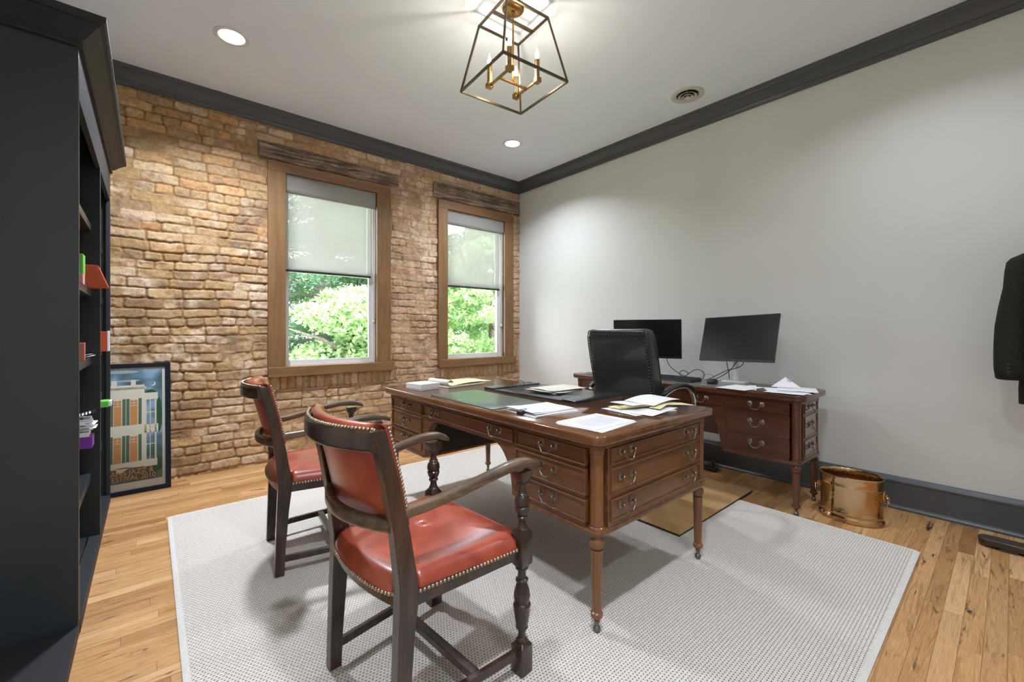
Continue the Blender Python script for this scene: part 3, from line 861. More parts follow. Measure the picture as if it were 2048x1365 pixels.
# ------------------------------------------------------------------ floor coverings
RUGZ = 0.010
rug = thing('area_rug', 'large cream basket-weave rug under the desk and red chairs', 'rug', (-2.153, -2.385, 0))
RX, RY = 1.482, 1.528
g = MB(); g.box(-RX + 0.018, RX - 0.018, -RY + 0.018, RY - 0.018, 0.0005, RUGZ)
g.build('weave', M['rug'], rug, smooth=False)
rings = [rrect(RX - 0.018, RY - 0.018, 0.012, 0.0005), rrect(RX, RY, 0.02, 0.0008), rrect(RX + 0.001, RY + 0.001, 0.02, 0.007), rrect(RX - 0.006, RY - 0.006, 0.018, 0.0102), rrect(RX - 0.020, RY - 0.020, 0.012, 0.0102), rrect(RX - 0.022, RY - 0.022, 0.012, 0.0005)]
MB().loft(rings, caps=False).build('binding', M['rug_edge'], rug, angle=60)
mat_ = thing('chair_mat', 'tan bamboo chair mat lying over the rug beneath the black office chair', 'mat', (-0.965, -2.37, RUGZ + 0.0008))
MB().box(-0.505, 0.505, -0.65, 0.65, 0.003, 0.010).build('panel', M['bamboo'], mat_, bevel=0.001)
MB().box(-0.515, 0.515, -0.655, 0.655, 0.0, 0.003).build('backing', M['black'], mat_)
MATZ = RUGZ + 0.0105

# ------------------------------------------------------------------ bookcase
bc = thing('bookcase', 'tall charcoal bookcase with crown moulding at the left edge of the room', 'bookcase', (-4.10, -1.095, 0))
BX, BY = -4.10, -1.095
XF, XB = -3.922, XL
Y0, Y1 = -1.94, -0.25
def bb(mb, x0, x1, y0, y1, z0, z1): return mb.box(x0 - BX, x1 - BX, y0 - BY, y1 - BY, z0, z1)
ZTOP = 2.25
c_ = MB()
for (ya, yb) in ((Y0, Y0 + 0.022), (Y1 - 0.022, Y1), (-1.012, -0.990)):
    bb(c_, XB + 0.002, XF, ya, yb, 0.0, ZTOP)
bb(c_, XB + 0.002, XB + 0.014, Y0 + 0.02, Y1 - 0.02, 0.04, ZTOP)
bb(c_, XB + 0.01, XF - 0.022, Y0 + 0.02, Y1 - 0.02, ZTOP - 0.03, ZTOP)
c_.build('carcass', M['case_paint'], bc, bevel=0.0022)
f_ = MB()
bb(f_, XF - 0.022, XF - 0.0005, Y0 + 0.022, Y1 - 0.022, 2.035, ZTOP)           # frieze board
bb(f_, XF - 0.045, XF + 0.002, Y0 + 0.022, Y1 - 0.022, 0.0, 0.050)           # bottom rail
bb(f_, XF - 0.020, XF + 0.001, Y1 - 0.040, Y1 - 0.0005, 0.05, 2.035)
f_.build('face_frame', M['case_crown'], bc, bevel=0.0015)
d_ = MB(); bb(d_, XB + 0.014, XF - 0.050, Y0 + 0.022, Y1 - 0.022, 0.030, 0.052)
d_.build('bottom_shelf', M['case_paint'], bc, bevel=0.0015)
for (ya, yb, zs_) in ((Y0 + 0.024, -1.013, (1.727, 1.378, 1.012, 0.591, 0.390)), (-0.989, Y1 - 0.024, (1.697, 1.365, 1.030, 0.748, 0.410))):
    for z in zs_:
        s_ = MB(); bb(s_, XB + 0.016, XF - (0.115 if z == 0.591 else 0.036), ya, yb, z - 0.038, z)
        s_.build('shelf', M['case_paint'], bc, bevel=0.0015)
hole0 = None
for i in range(62):
    z = 0.16 + i * 0.032
    if any(abs(z - (q_ - 0.02)) < 0.03 for q_ in (1.727, 1.378, 1.012, 0.591, 0.390)): continue
    if hole0 is None:
        hole0 = MB().box(-0.0025, 0.0025, -0.0005, 0.0005, -0.0025, 0.0025).build('peg_hole', M['shelf_hole'], bc, smooth=False)
        ho_ = hole0
    else:
        ho_ = hole0.copy(); COL.objects.link(ho_); ho_.parent = bc
    ho_.location = (XF - 0.075 - BX, -1.0123 - BY, z)
crp = [(0.0, 2.225), (0.010, 2.225), (0.012, 2.236), (0.006, 2.240), (0.012, 2.250), (0.022, 2.256), (0.032, 2.268), (0.050, 2.288), (0.062, 2.296), (0.064, 2.303), (0.074, 2.306), (0.080, 2.316), (0.080, 2.330), (0.0, 2.330)]
yE = Y1
MB().loft([[(XB + 0.003 - BX, Y0 - o - BY, z) for o, z in crp], [(XF + o - BX, Y0 - o - BY, z) for o, z in crp], [(XF + o - BX, yE + o * 0.9 - BY, z) for o, z in crp], [(XB + 0.003 - BX, yE + o * 0.9 - BY, z) for o, z in crp]]).build('crown_moulding', M['case_crown'], bc, angle=22)
tp = MB(); bb(tp, XB + 0.003, XF + 0.07, Y0 - 0.07, yE + 0.06, 2.322, 2.334); tp.build('top_board', M['case_paint'], bc)
pl = MB().box(XB + 0.002, XF + 0.0, -3.3, Y0 - 0.002, 0.0, 0.045)
tag(pl.build('trim_3', M['toe_black'], bevel=0.002), kind='structure')

def boxthing(name, label, cat, x0, x1, y0, y1, z0, z1, mat, rz=0, group=None, bevel=0.001):
    o = MB().box(-(x1 - x0) / 2, (x1 - x0) / 2, -(y1 - y0) / 2, (y1 - y0) / 2, 0, z1 - z0).build(name, mat, bevel=bevel)
    o.location = ((x0 + x1) / 2, (y0 + y1) / 2, z0); o.rotation_euler = (0, 0, rz)
    return tag(o, label, cat, group)

# things on the shelves (left bay, second shelf from the eye line)
z = 1.378
gb = thing('small_carton', 'bright green and white small carton on the shelf beside the orange-red carton', 'box', (-3.995, -1.34, z))
MB().box(-0.055, 0.037, -0.045, 0.045, 0.0, 0.062).build('base', M['pink_card'], gb, bevel=0.001)
MB().box(-0.056, 0.038, -0.046, 0.046, 0.050, 0.140).build('lid', M['green_box'], gb, bevel=0.001)
rb = thing('open_carton', 'orange-red carton with a sloping open flap sticking out of the shelf', 'box', (-3.99, -1.13, z))
MB().box(-0.07, 0.070, -0.06, 0.06, 0.0, 0.112).build('body', M['orange_box'], rb, bevel=0.001)
MB().loft([[(0.0702, -0.06, 0.004), (0.0702, 0.06, 0.004), (0.0702, 0.06, 0.110), (0.0702, -0.06, 0.110)], [(0.110, -0.06, 0.002), (0.110, 0.06, 0.002), (0.107, 0.06, 0.006), (0.107, -0.06, 0.006)]]).build('flap', M['orange_box'], rb, smooth=False)
z = 1.012
sb = boxthing('salmon_carton', 'salmon carton standing by the loose papers on the left bay shelf', 'box', -4.06, -3.955, -1.36, -1.31, z, z + 0.085, M['salmon_box'])
lp = MB(); lp.slab(6, 4, lambda u, v: (-0.06 + 0.13 * u, -0.05 + 0.1 * v, 0.004 + 0.016 * u * u), 0.0012)
lp.slab(6, 4, lambda u, v: (-0.06 + 0.11 * u + 0.01 * v, -0.05 + 0.1 * v, 0.008 + 0.018 * u), 0.0012)
o = lp.build('loose_papers', M['paper']); o.location = (-4.0, -1.22, z)
tag(o, 'curling white papers beside the salmon carton on the left bay shelf', 'papers')
z = 1.030
ob = thing('orange_carton', 'orange-red carton with white end in the far bay below eye level', 'box', (-3.99, -0.60, z))
MB().box(-0.09, 0.075, -0.055, 0.055, 0.0, 0.120).build('body', M['orange_box'], ob, bevel=0.001)
MB().box(0.0755, 0.082, -0.055, 0.055, 0.0, 0.125).build('end_panel', M['paper'], ob)
pb = thing('purple_carton', 'purple carton with white top at the bottom of the shelf pile', 'box', (-4.0, -1.31, 0.592))
MB().box(-0.08, 0.072, -0.05, 0.05, 0.0, 0.055).build('body', M['purple_box'], pb, bevel=0.0015)
MB().box(-0.08, 0.060, -0.05, 0.05, 0.0555, 0.075).build('lid', M['paper'], pb, bevel=0.0015)
pt = MB().slab(5, 3, lambda u, v: (-0.09 + 0.165 * u, -0.06 + 0.12 * v, 0.002 + 0.01 * u), 0.0012)
pt.slab(5, 3, lambda u, v: (-0.09 + 0.175 * u, -0.055 + 0.11 * v, 0.010 + 0.008 * u), 0.0012)
o = pt.build('folded_letter', M['paper']); o.location = (-4.0, -1.31, 0.670)
tag(o, 'folded white letter lying on top of the purple carton', 'papers')
mg = MB()
for i, (dx, dy, r) in enumerate(((0.0, 0.0, 0.05), (0.02, 0.01, -0.05), (-0.012, -0.01, 0.02), (0.01, 0.0, 0.1), (0.0, 0.01, -0.03))):
    mtx = Matrix.Translation((dx, dy, i * 0.008)) @ Matrix.Rotation(r, 4, 'Z')
    mg.box(-0.10, 0.075, -0.06, 0.06, 0.0, 0.006, mtx)
o = mg.build('magazines', M['paper']); o.location = (-4.015, -1.30, 0.690)
tag(o, 'white and grey mailings between the folded letter and the black brochure', 'papers')
bk = thing('brochure', 'black brochure with white lettering on top of the shelf pile', 'brochure', (-4.010, -1.30, 0.7305), 0.08)
MB().slab(5, 2, lambda u, v: (-0.10 + 0.19 * u, -0.06 + 0.12 * v, 0.0015 + 0.030 * u * u), 0.0012).build('cover', M['black_plastic'], bk)
t_ = MB()
for k in range(4):
    xa = 0.030 + 0.012 * k
    zf = lambda xx: 0.0022 + 0.030 * ((xx + 0.10) / 0.19) ** 2
    t_.add([(xa, -0.05, zf(xa)), (xa + 0.006, -0.05, zf(xa + 0.006)), (xa + 0.006, 0.03, zf(xa + 0.006)), (xa, 0.03, zf(xa))], [(0, 1, 2, 3)])
t_.build('lettering', M['paper'], bk)
gb2 = thing('green_carton', 'flat bright green carton with white end poking out of the far bay', 'box', (-3.99, -0.62, 0.748 - 0.056))
MB().box(-0.09, 0.082, -0.05, 0.05, 0.0, 0.036).build('body', M['green_box'], gb2, bevel=0.001)
MB().box(0.0825, 0.094, -0.042, 0.042, 0.004, 0.034).build('end_flap', M['paper'], gb2, bevel=0.001)

# ------------------------------------------------------------------ framed poster leaning on the brick wall
PW, PH = 0.66, 0.925
pf = thing('framed_poster', 'black framed poster of a cream two-storey house leaning on the brick wall', 'picture', (-3.597 - PW / 2, -0.185, 0.0))
lean = math.asin(0.155 / PH)
pf.rotation_euler = (-lean, 0, 0)
# local: x across, z up, face toward -y
fw = 0.031
F_ = MB()
F_.box(-PW / 2, -PW / 2 + fw, -0.014, 0.012, 0, PH); F_.box(PW / 2 - fw, PW / 2, -0.014, 0.012, 0, PH)
F_.box(-PW / 2 + fw, PW / 2 - fw, -0.014, 0.012, 0, fw); F_.box(-PW / 2 + fw, PW / 2 - fw, -0.014, 0.012, PH - fw, PH)
F_.build('frame', M['frame_black'], pf, bevel=0.001)
MB().box(-PW / 2 + fw, PW / 2 - fw, -0.004, 0.006, fw, PH - fw).build('mat_board', M['mat_board'], pf)
pr = MB().box(-PW / 2 + fw + 0.016, PW / 2 - fw - 0.018, -0.0052, -0.0042, 0.082, PH - fw - 0.016)
m, nt, b = new_mat('poster_night_sky')
v = coords(nt); n1 = noise(nt, v, 6, 2); sp = N(nt, 'ShaderNodeSeparateXYZ'); Lk(nt, v, sp.inputs[0])
skyc = ramp(nt, [(0.40, (0.07, 0.13, 0.13)), (0.52, (0.15, 0.25, 0.36)), (0.6, (0.30, 0.42, 0.55))], n1)
gr = ramp(nt, [(0.42, (0.04, 0.10, 0.05)), (0.55, (0.16, 0.14, 0.11)), (0.62, (0.10, 0.16, 0.08))], n1)
zz = math_n(nt, 'LESS_THAN', sp.outputs[2], 0.23)
Lk(nt, mix(nt, zz, skyc, gr), b.inputs['Base Color'])
pr_o = pr.build('print', m, pf)
def art(name, mat, rects, y=-0.0056, th=0.0004, parent=None):
    a = MB()
    for r in rects:
        if not isinstance(r[0], (tuple, list)): a.box(r[0], r[1], y - th, y, r[2], r[3])
        else: a.prism([(p[0], p[1]) for p in r], 'y', y - th, y)
    return a.build(name, mat, parent or pr_o, smooth=False)
def P_(col, n): return plain(n, col, 0.5)
cream = P_((0.78, 0.70, 0.57), 'poster_cream'); och = P_((0.66, 0.29, 0.10), 'poster_ochre'); shg = P_((0.11, 0.17, 0.10), 'poster_shutter_green')
bush = P_((0.02, 0.09, 0.035), 'poster_bush'); orang = P_((0.80, 0.30, 0.10), 'poster_orange'); cloud = P_((0.36, 0.43, 0.47), 'poster_cloud')
R0 = PW / 2   # right edge of the frame in local x
def rr_(a, b_, c, d): return (R0 - a, R0 - b_, c, d)
for cx_, cz_, ra, rb_ in ((0.115, 0.70, 0.035, 0.03), (0.068, 0.54, 0.018, 0.13), (0.085, 0.165, 0.035, 0.035)):
    art('bush', bush, [[(R0 - cx_ + ra * math.cos(k * PI / 6), cz_ + rb_ * math.sin(k * PI / 6)) for k in range(12)]], -0.0056)
art('clouds', cloud, [[(R0 - 0.27 + 0.09 * math.cos(k * PI / 8), 0.865 + 0.012 * math.sin(k * PI / 8)) for k in range(16)], [(R0 - 0.40 + 0.07 * math.cos(k * PI / 8), 0.830 + 0.010 * math.sin(k * PI / 8)) for k in range(16)], [(R0 - 0.24 + 0.07 * math.cos(k * PI / 8), 0.800 + 0.008 * math.sin(k * PI / 8)) for k in range(16)]], -0.0056)
moon = [(R0 - 0.103 + 0.016 * math.cos(a), 0.770 + 0.016 * math.sin(a)) for a in [(-2.2 + 3.6 * i / 12) for i in range(13)]] + [(R0 - 0.109 + 0.014 * math.cos(a), 0.774 + 0.014 * math.sin(a)) for a in [(1.4 - 3.6 * i / 12) for i in range(13)]]
art('moon', cream, [moon], -0.0056)
art('house', cream, [rr_(0.60, 0.150, 0.19, 0.768), rr_(0.60, 0.138, 0.735, 0.752), rr_(0.225, 0.198, 0.768, 0.805), rr_(0.330, 0.300, 0.768, 0.803), rr_(0.151, 0.074, 0.655, 0.705), rr_(0.092, 0.082, 0.22, 0.66), rr_(0.151, 0.138, 0.22, 0.66), rr_(0.151, 0.072, 0.415, 0.475), rr_(0.151, 0.078, 0.175, 0.225), rr_(0.14, 0.085, 0.56, 0.567), rr_(0.14, 0.085, 0.33, 0.336), rr_(0.120, 0.115, 0.22, 0.66)], -0.0062)
wins = []; shut = []; arch = []
for zb in (0.482, 0.222):
    for k in range(4):
        xw = 0.188 + k * 0.087
        h = 0.178
        wins.append(rr_(xw + 0.040, xw, zb, zb + h))
        shut.append(rr_(xw - 0.005, xw - 0.023, zb, zb + h + 0.010)); shut.append(rr_(xw + 0.061, xw + 0.043, zb, zb + h + 0.010))
art('house_windows', och, wins, -0.0068)
art('shutters', shg, shut, -0.0068)
for wq in wins:
    art('glazing_bars', cream, [(wq[0], wq[1], wq[3] - 0.042, wq[3] - 0.038), ((wq[0] + wq[1]) / 2 - 0.0015, (wq[0] + wq[1]) / 2 + 0.0015, wq[3] - 0.04, wq[3]), (wq[0], wq[1], wq[3] - 0.022, wq[3] - 0.019)], -0.0074)
art('stairs', cream, [rr_(0.60, 0.15, 0.180, 0.200), [(R0 - 0.30, 0.155), (R0 - 0.27, 0.155), (R0 - 0.22, 0.19), (R0 - 0.30, 0.19)]], -0.0068)
for txt, sz, xr, zz in (('ANS JAZZ &', 0.050, 0.098, 0.136), ('ESTIVAL 2010', 0.050, 0.088, 0.096)):
    tm = text_mb(txt, sz, 0.0003)
    # text lies in XY -> stand it up in XZ
    sx = 0.232 / (max(p[0] for p in tm.v) - min(p[0] for p in tm.v))
    tm.v = [(R0 - xr + p[0] * sx, -0.0072 - p[2], zz + p[1]) for p in tm.v]
    tm.build('lettering', orang, pr_o, smooth=False)
gp = MB().box(-PW / 2 + fw, PW / 2 - fw, -0.0105, -0.0095, fw, PH - fw)
gp.build('glazing', M['poster_glass'], pf)

# ------------------------------------------------------------------ partners desk and credenza
def pull(parent, pos, nrm, w=0.074, mat=None):
    """swan-neck bail pull; nrm is one of '-x','+x','-y','+y' (direction it faces)"""
    mb = MB(); hw = w / 2
    for sgn in (-1, 1):
        rings = []
        for r, d in ((0.0001, 0.0), (0.0155, 0.0), (0.0165, 0.0015), (0.0150, 0.0030), (0.0100, 0.0034), (0.0080, 0.0052), (0.0048, 0.006), (0.0042, 0.0145), (0.0060, 0.0160), (0.0058, 0.0205), (0.0035, 0.0225), (0.0001, 0.0228)):
            rings.append([(sgn * hw + r * math.cos(2 * PI * j / 20), -d, 1.12 * r * math.sin(2 * PI * j / 20)) for j in range(20)])
        mb.loft(rings)
    pts = []
    for i in range(25):
        t = i / 24; s_ = (t - 0.5) * 2
        a = abs(s_)
        x = hw * (0.92 * s_ if a < 0.62 else math.copysign(0.57 + (a - 0.62) * 1.13 + 0.06 * math.sin((a - 0.62) / 0.38 * PI), s_))
        zz = -0.033 + 0.033 * (max(0, a - 0.45) / 0.55) ** 1.25
        pts.append((x, -0.0185 - 0.008 * (1 - a), zz))
    rad = [0.0026 + 0.0012 * (1 - abs((i / 24 - 0.5) * 2)) for i in range(25)]
    mb.tube(pts, rad, 8)
    ang = {'-y': 0, '+x': PI / 2, '+y': PI, '-x': -PI / 2}[nrm]
    R_ = Matrix.Translation(pos) @ Matrix.Rotation(ang, 4, 'Z')
    mb.v = [tuple(R_ @ Vector(p)) for p in mb.v]
    return mb.build('handle', mat or M['pull'], parent, angle=50)

def drawer(parent, face, plane, a0, a1, z0, z1, mat, handles):
    """face '-x' etc; a0..a1 horizontal range; raised cock-beaded front"""
    mb = MB(); s_ = -1 if face[0] == '-' else 1
    def bx(u0, u1, d0, d1, w0, w1):
        p0, p1 = sorted((plane + s_ * d0, plane + s_ * d1))
        if face[1] == 'x': mb.box(p0, p1, u0, u1, w0, w1)
        else: mb.box(u0, u1, p0, p1, w0, w1)
    bx(a0 + 0.004, a1 - 0.004, -0.010, 0.0025, z0 + 0.004, z1 - 0.004)
    t = 0.0050
    bx(a0, a1, -0.010, 0.0085, z0, z0 + t); bx(a0, a1, -0.010, 0.0085, z1 - t, z1)
    bx(a0, a0 + t, -0.010, 0.0085, z0 + t, z1 - t); bx(a1 - t, a1, -0.010, 0.0085, z0 + t, z1 - t)
    d = mb.build('drawer', mat, parent, bevel=0.0012)
    zc_ = (z0 + z1) / 2 + 0.010
    for h in handles:
        pos = (plane + s_ * 0.0026, h, zc_) if face[1] == 'x' else (h, plane + s_ * 0.0026, zc_)
        pull(d, pos, face)
    return d

def reed(n=10, amp=0.085, z0=0.083, z1=0.322):
    def f(a, z):
        if z0 < z < z1: return 1 - amp * (1 - abs(math.sin(a * n / 2)) ** 0.7)
        return 1
    return f

def desk_leg(parent, x, y, mt, z_top, foot_z=0.0):
    P = [(0.0001, 0.045), (0.0095, 0.045), (0.0125, 0.052), (0.0225, 0.060), (0.0240, 0.068), (0.0225, 0.076), (0.0170, 0.080), (0.0165, 0.083), (0.0168, 0.0831)]
    for i in range(13): P.append((0.0178 + 0.0052 * i / 12, 0.086 + 0.236 * i / 12))
    P += [(0.0225, 0.3225), (0.0150, 0.3235), (0.0150, 0.326), (0.0225, 0.330), (0.0268, 0.340), (0.0280, 0.350), (0.0262, 0.360), (0.0200, 0.367), (0.0185, 0.371), (0.0215, 0.376), (0.0240, 0.382), (0.0001, 0.382)]
    sc = z_top / 0.382
    f = reed(z0=0.0835 * sc, z1=0.3222 * sc)
    MB_ = MB().lathe([(r, z * sc) for r, z in P], x, y, 60, f)
    lg = MB_.build('leg', mt, parent, angle=32)
    ft = MB().lathe([(0.0001, 0.0), (0.0085, 0.0005), (0.0135, 0.005), (0.0150, 0.012), (0.0130, 0.019), (0.0090, 0.023), (0.0088, 0.028), (0.0110, 0.0455 * sc), (0.0001, 0.0455 * sc)], x, y, 24)
    ft.build('foot', M['ferrule'], lg)
    return lg

def pedestal_desk(name, label, cat, loc, HD, ped_y, cen_y, mats, end_faces, long_faces, zleg):
    """HD: half depth of top; half length fixed. mats: long, end, turned, top"""
    t = thing(name, label, cat, loc)
    HL = 0.935
    mL, mE, mT, mTop = mats
    ZT_ = 0.756
    MB().loft([rrect(HD - 0.010, HL - 0.010, 0.045, 0.7165), rrect(HD - 0.004, HL - 0.004, 0.048, 0.722), rrect(HD - 0.0005, HL - 0.0005, 0.050, 0.727), rrect(HD, HL, 0.050, 0.732), rrect(HD, HL, 0.050, 0.747), rrect(HD - 0.0006, HL - 0.0006, 0.0495, 0.7535), rrect(HD - 0.003, HL - 0.003, 0.048, ZT_)]).build('top', mTop, t, angle=50)
    bx, by = HD - 0.038, HL - 0.035        # body half sizes
    nt_ = 0.062
    # frieze with bulging corners
    MB().loft([rrect(bx + 0.004, by + 0.004, 0.040, 0.6995), rrect(bx + 0.004, by + 0.004, 0.040, 0.7170)]).build('frieze', mL, t, angle=50)
    zb = zleg + 0.018
    cs = MB()
    for sg in (-1, 1):
        yi, yo = sg * (ped_y[0] - 0.026), sg * by
        poly = [(-bx, yi), (bx, yi), (bx, yo - sg * nt_), (bx - nt_, yo - sg * nt_), (bx - nt_, yo), (-bx + nt_, yo), (-bx + nt_, yo - sg * nt_), (-bx, yo - sg * nt_)]
        cs.prism(poly, 'z', zb, 0.699)
    yi = ped_y[0] - 0.026
    cs.box(-bx + 0.012, bx - 0.012, -yi, yi, 0.618, 0.699)
    cs.build('carcass', mL, t, bevel=0.0015)
    # base moulding under each pedestal
    for sg in (-1, 1):
        c_ = MB(); cy_ = sg * (yi + by) / 2; hy_ = (by - yi) / 2
        c_.loft([rrect(bx - 0.002, hy_ + 0.002, 0.030, zleg - 0.002, cy=cy_), rrect(bx + 0.005, hy_ + 0.005, 0.036, zleg + 0.004, cy=cy_), rrect(bx + 0.005, hy_ + 0.005, 0.036, zleg + 0.013, cy=cy_), rrect(bx + 0.001, hy_ + 0.001, 0.034, zleg + 0.0185, cy=cy_)])
        c_.build('base_moulding', mL, t, angle=50)
    lin = MB()
    for sg in (-1, 1):
        q0, q1 = sorted((sg * (yi - 0.0035), sg * (yi - 0.0005)))
        lin.box(-bx + 0.046, bx - 0.046, q0, q1, zb + 0.001, 0.617)
    lin.box(-bx + 0.046, bx - 0.046, -yi + 0.004, yi - 0.004, 0.6145, 0.6175)
    lin.build('kneehole_lining', M['lining'], t)
    # arched apron each long side
    if '+x' not in long_faces:
        MB().box(bx - 0.03, bx - 0.012, -yi, yi, zb, 0.699).build('modesty_panel', mL, t, bevel=0.001)
    for sx in ((-1, 1) if '+x' in long_faces else (-1,)):
        poly = [(-yi, 0.699), (-yi, zb)]
        y_b, y_t, z_b, z_t = yi - 0.008, 0.26, zb, 0.612
        for i in range(13):
            a = (PI / 2) * i / 12
            poly.append((-(y_b - (y_b - y_t) * (1 - math.cos(a))), z_b + (z_t - z_b) * math.sin(a)))
        for i in range(12, -1, -1):
            a = (PI / 2) * i / 12
            poly.append(((y_b - (y_b - y_t) * (1 - math.cos(a))), z_b + (z_t - z_b) * math.sin(a)))
        poly += [(yi, zb), (yi, 0.699)]
        x0, x1 = sorted((sx * (bx - 0.001), sx * (bx - 0.045)))
        MB().prism(poly, 'x', x0, x1).build('arched_apron', mL, t, angle=30, bevel=0.001)
    # corner columns and legs
    for sx in (-1, 1):
        for sy in (-1, 1):
            x, y = sx * (bx - 0.028), sy * (by - 0.028)
            z0 = zleg
            pr_ = [(0.0001, z0 + 0.016), (0.0300, z0 + 0.016), (0.0310, z0 + 0.022), (0.0300, z0 + 0.029), (0.0255, z0 + 0.032), (0.0275, z0 + 0.038), (0.0275, z0 + 0.043), (0.0262, z0 + 0.047), (0.0262, 0.668), (0.0282, 0.671), (0.0290, 0.676), (0.0275, 0.680), (0.0300, 0.690), (0.0305, 0.699), (0.0001, 0.699)]
            MB().lathe(pr_, x, y, 32).build('corner_column', mT, t, angle=30)
            desk_leg(t, x, y, mT, zleg - 0.001)
    rows = ((zb + 0.022, 0.506), (0.528, 0.606), (0.630, 0.694))
    rows = ((zb + 0.022, zb + 0.022 + (0.699 - zb - 0.07) * 0.355), (0, 0), (0.630, 0.694))
    mid0 = rows[0][1] + 0.018
    rows = (rows[0], (mid0, 0.614), rows[2])
    for fc in long_faces:
        pl_ = -bx if fc[0] == '-' else bx
        for sg in (-1, 1):
            a0, a1 = sorted((sg * ped_y[0], sg * ped_y[1]))
            for z0, z1 in rows:
                drawer(t, fc, pl_, a0, a1, z0, z1, mL, [(a0 + a1) / 2 + 0.0])
        drawer(t, fc, pl_ + (-0.0005 if fc[0] == '-' else 0.0005), -cen_y, cen_y, 0.632, 0.694, mL, [-0.285, 0.285])
    for fc, hs in end_faces:
        pl_ = -by if fc[0] == '-' else by
        w = bx - nt_ - 0.012
        for z0, z1 in rows:
            drawer(t, fc, pl_, -w, w, z0, z1, mE, hs)
    return t

desk = pedestal_desk('partners_desk', 'large mahogany pedestal desk with brass-footed reeded legs in the room centre', 'desk', (-2.020, -2.325, RUGZ + 0.0005), 0.468, (0.440, 0.845), 0.418,
                     (M['mahog'], M['mahog_x'], M['mahog_z'], M['mahog_top']), [('-y', [-0.255, 0.245]), ('+y', [-0.25, 0.25])], ['-x', '+x'], 0.372)
DZ = RUGZ + 0.0005 + 0.756
cred = pedestal_desk('credenza_desk', 'dark mahogany pedestal desk standing along the white wall beneath the monitors', 'desk', (-0.462, -2.475, 0.0), 0.246, (0.455, 0.845), 0.430,
                     (M['dmahog'], M['dmahog_x'], M['dmahog_z'], M['dmahog']), [('-y', [0.0]), ('+y', [0.0])], ['-x'], 0.318)
CZ = 0.756

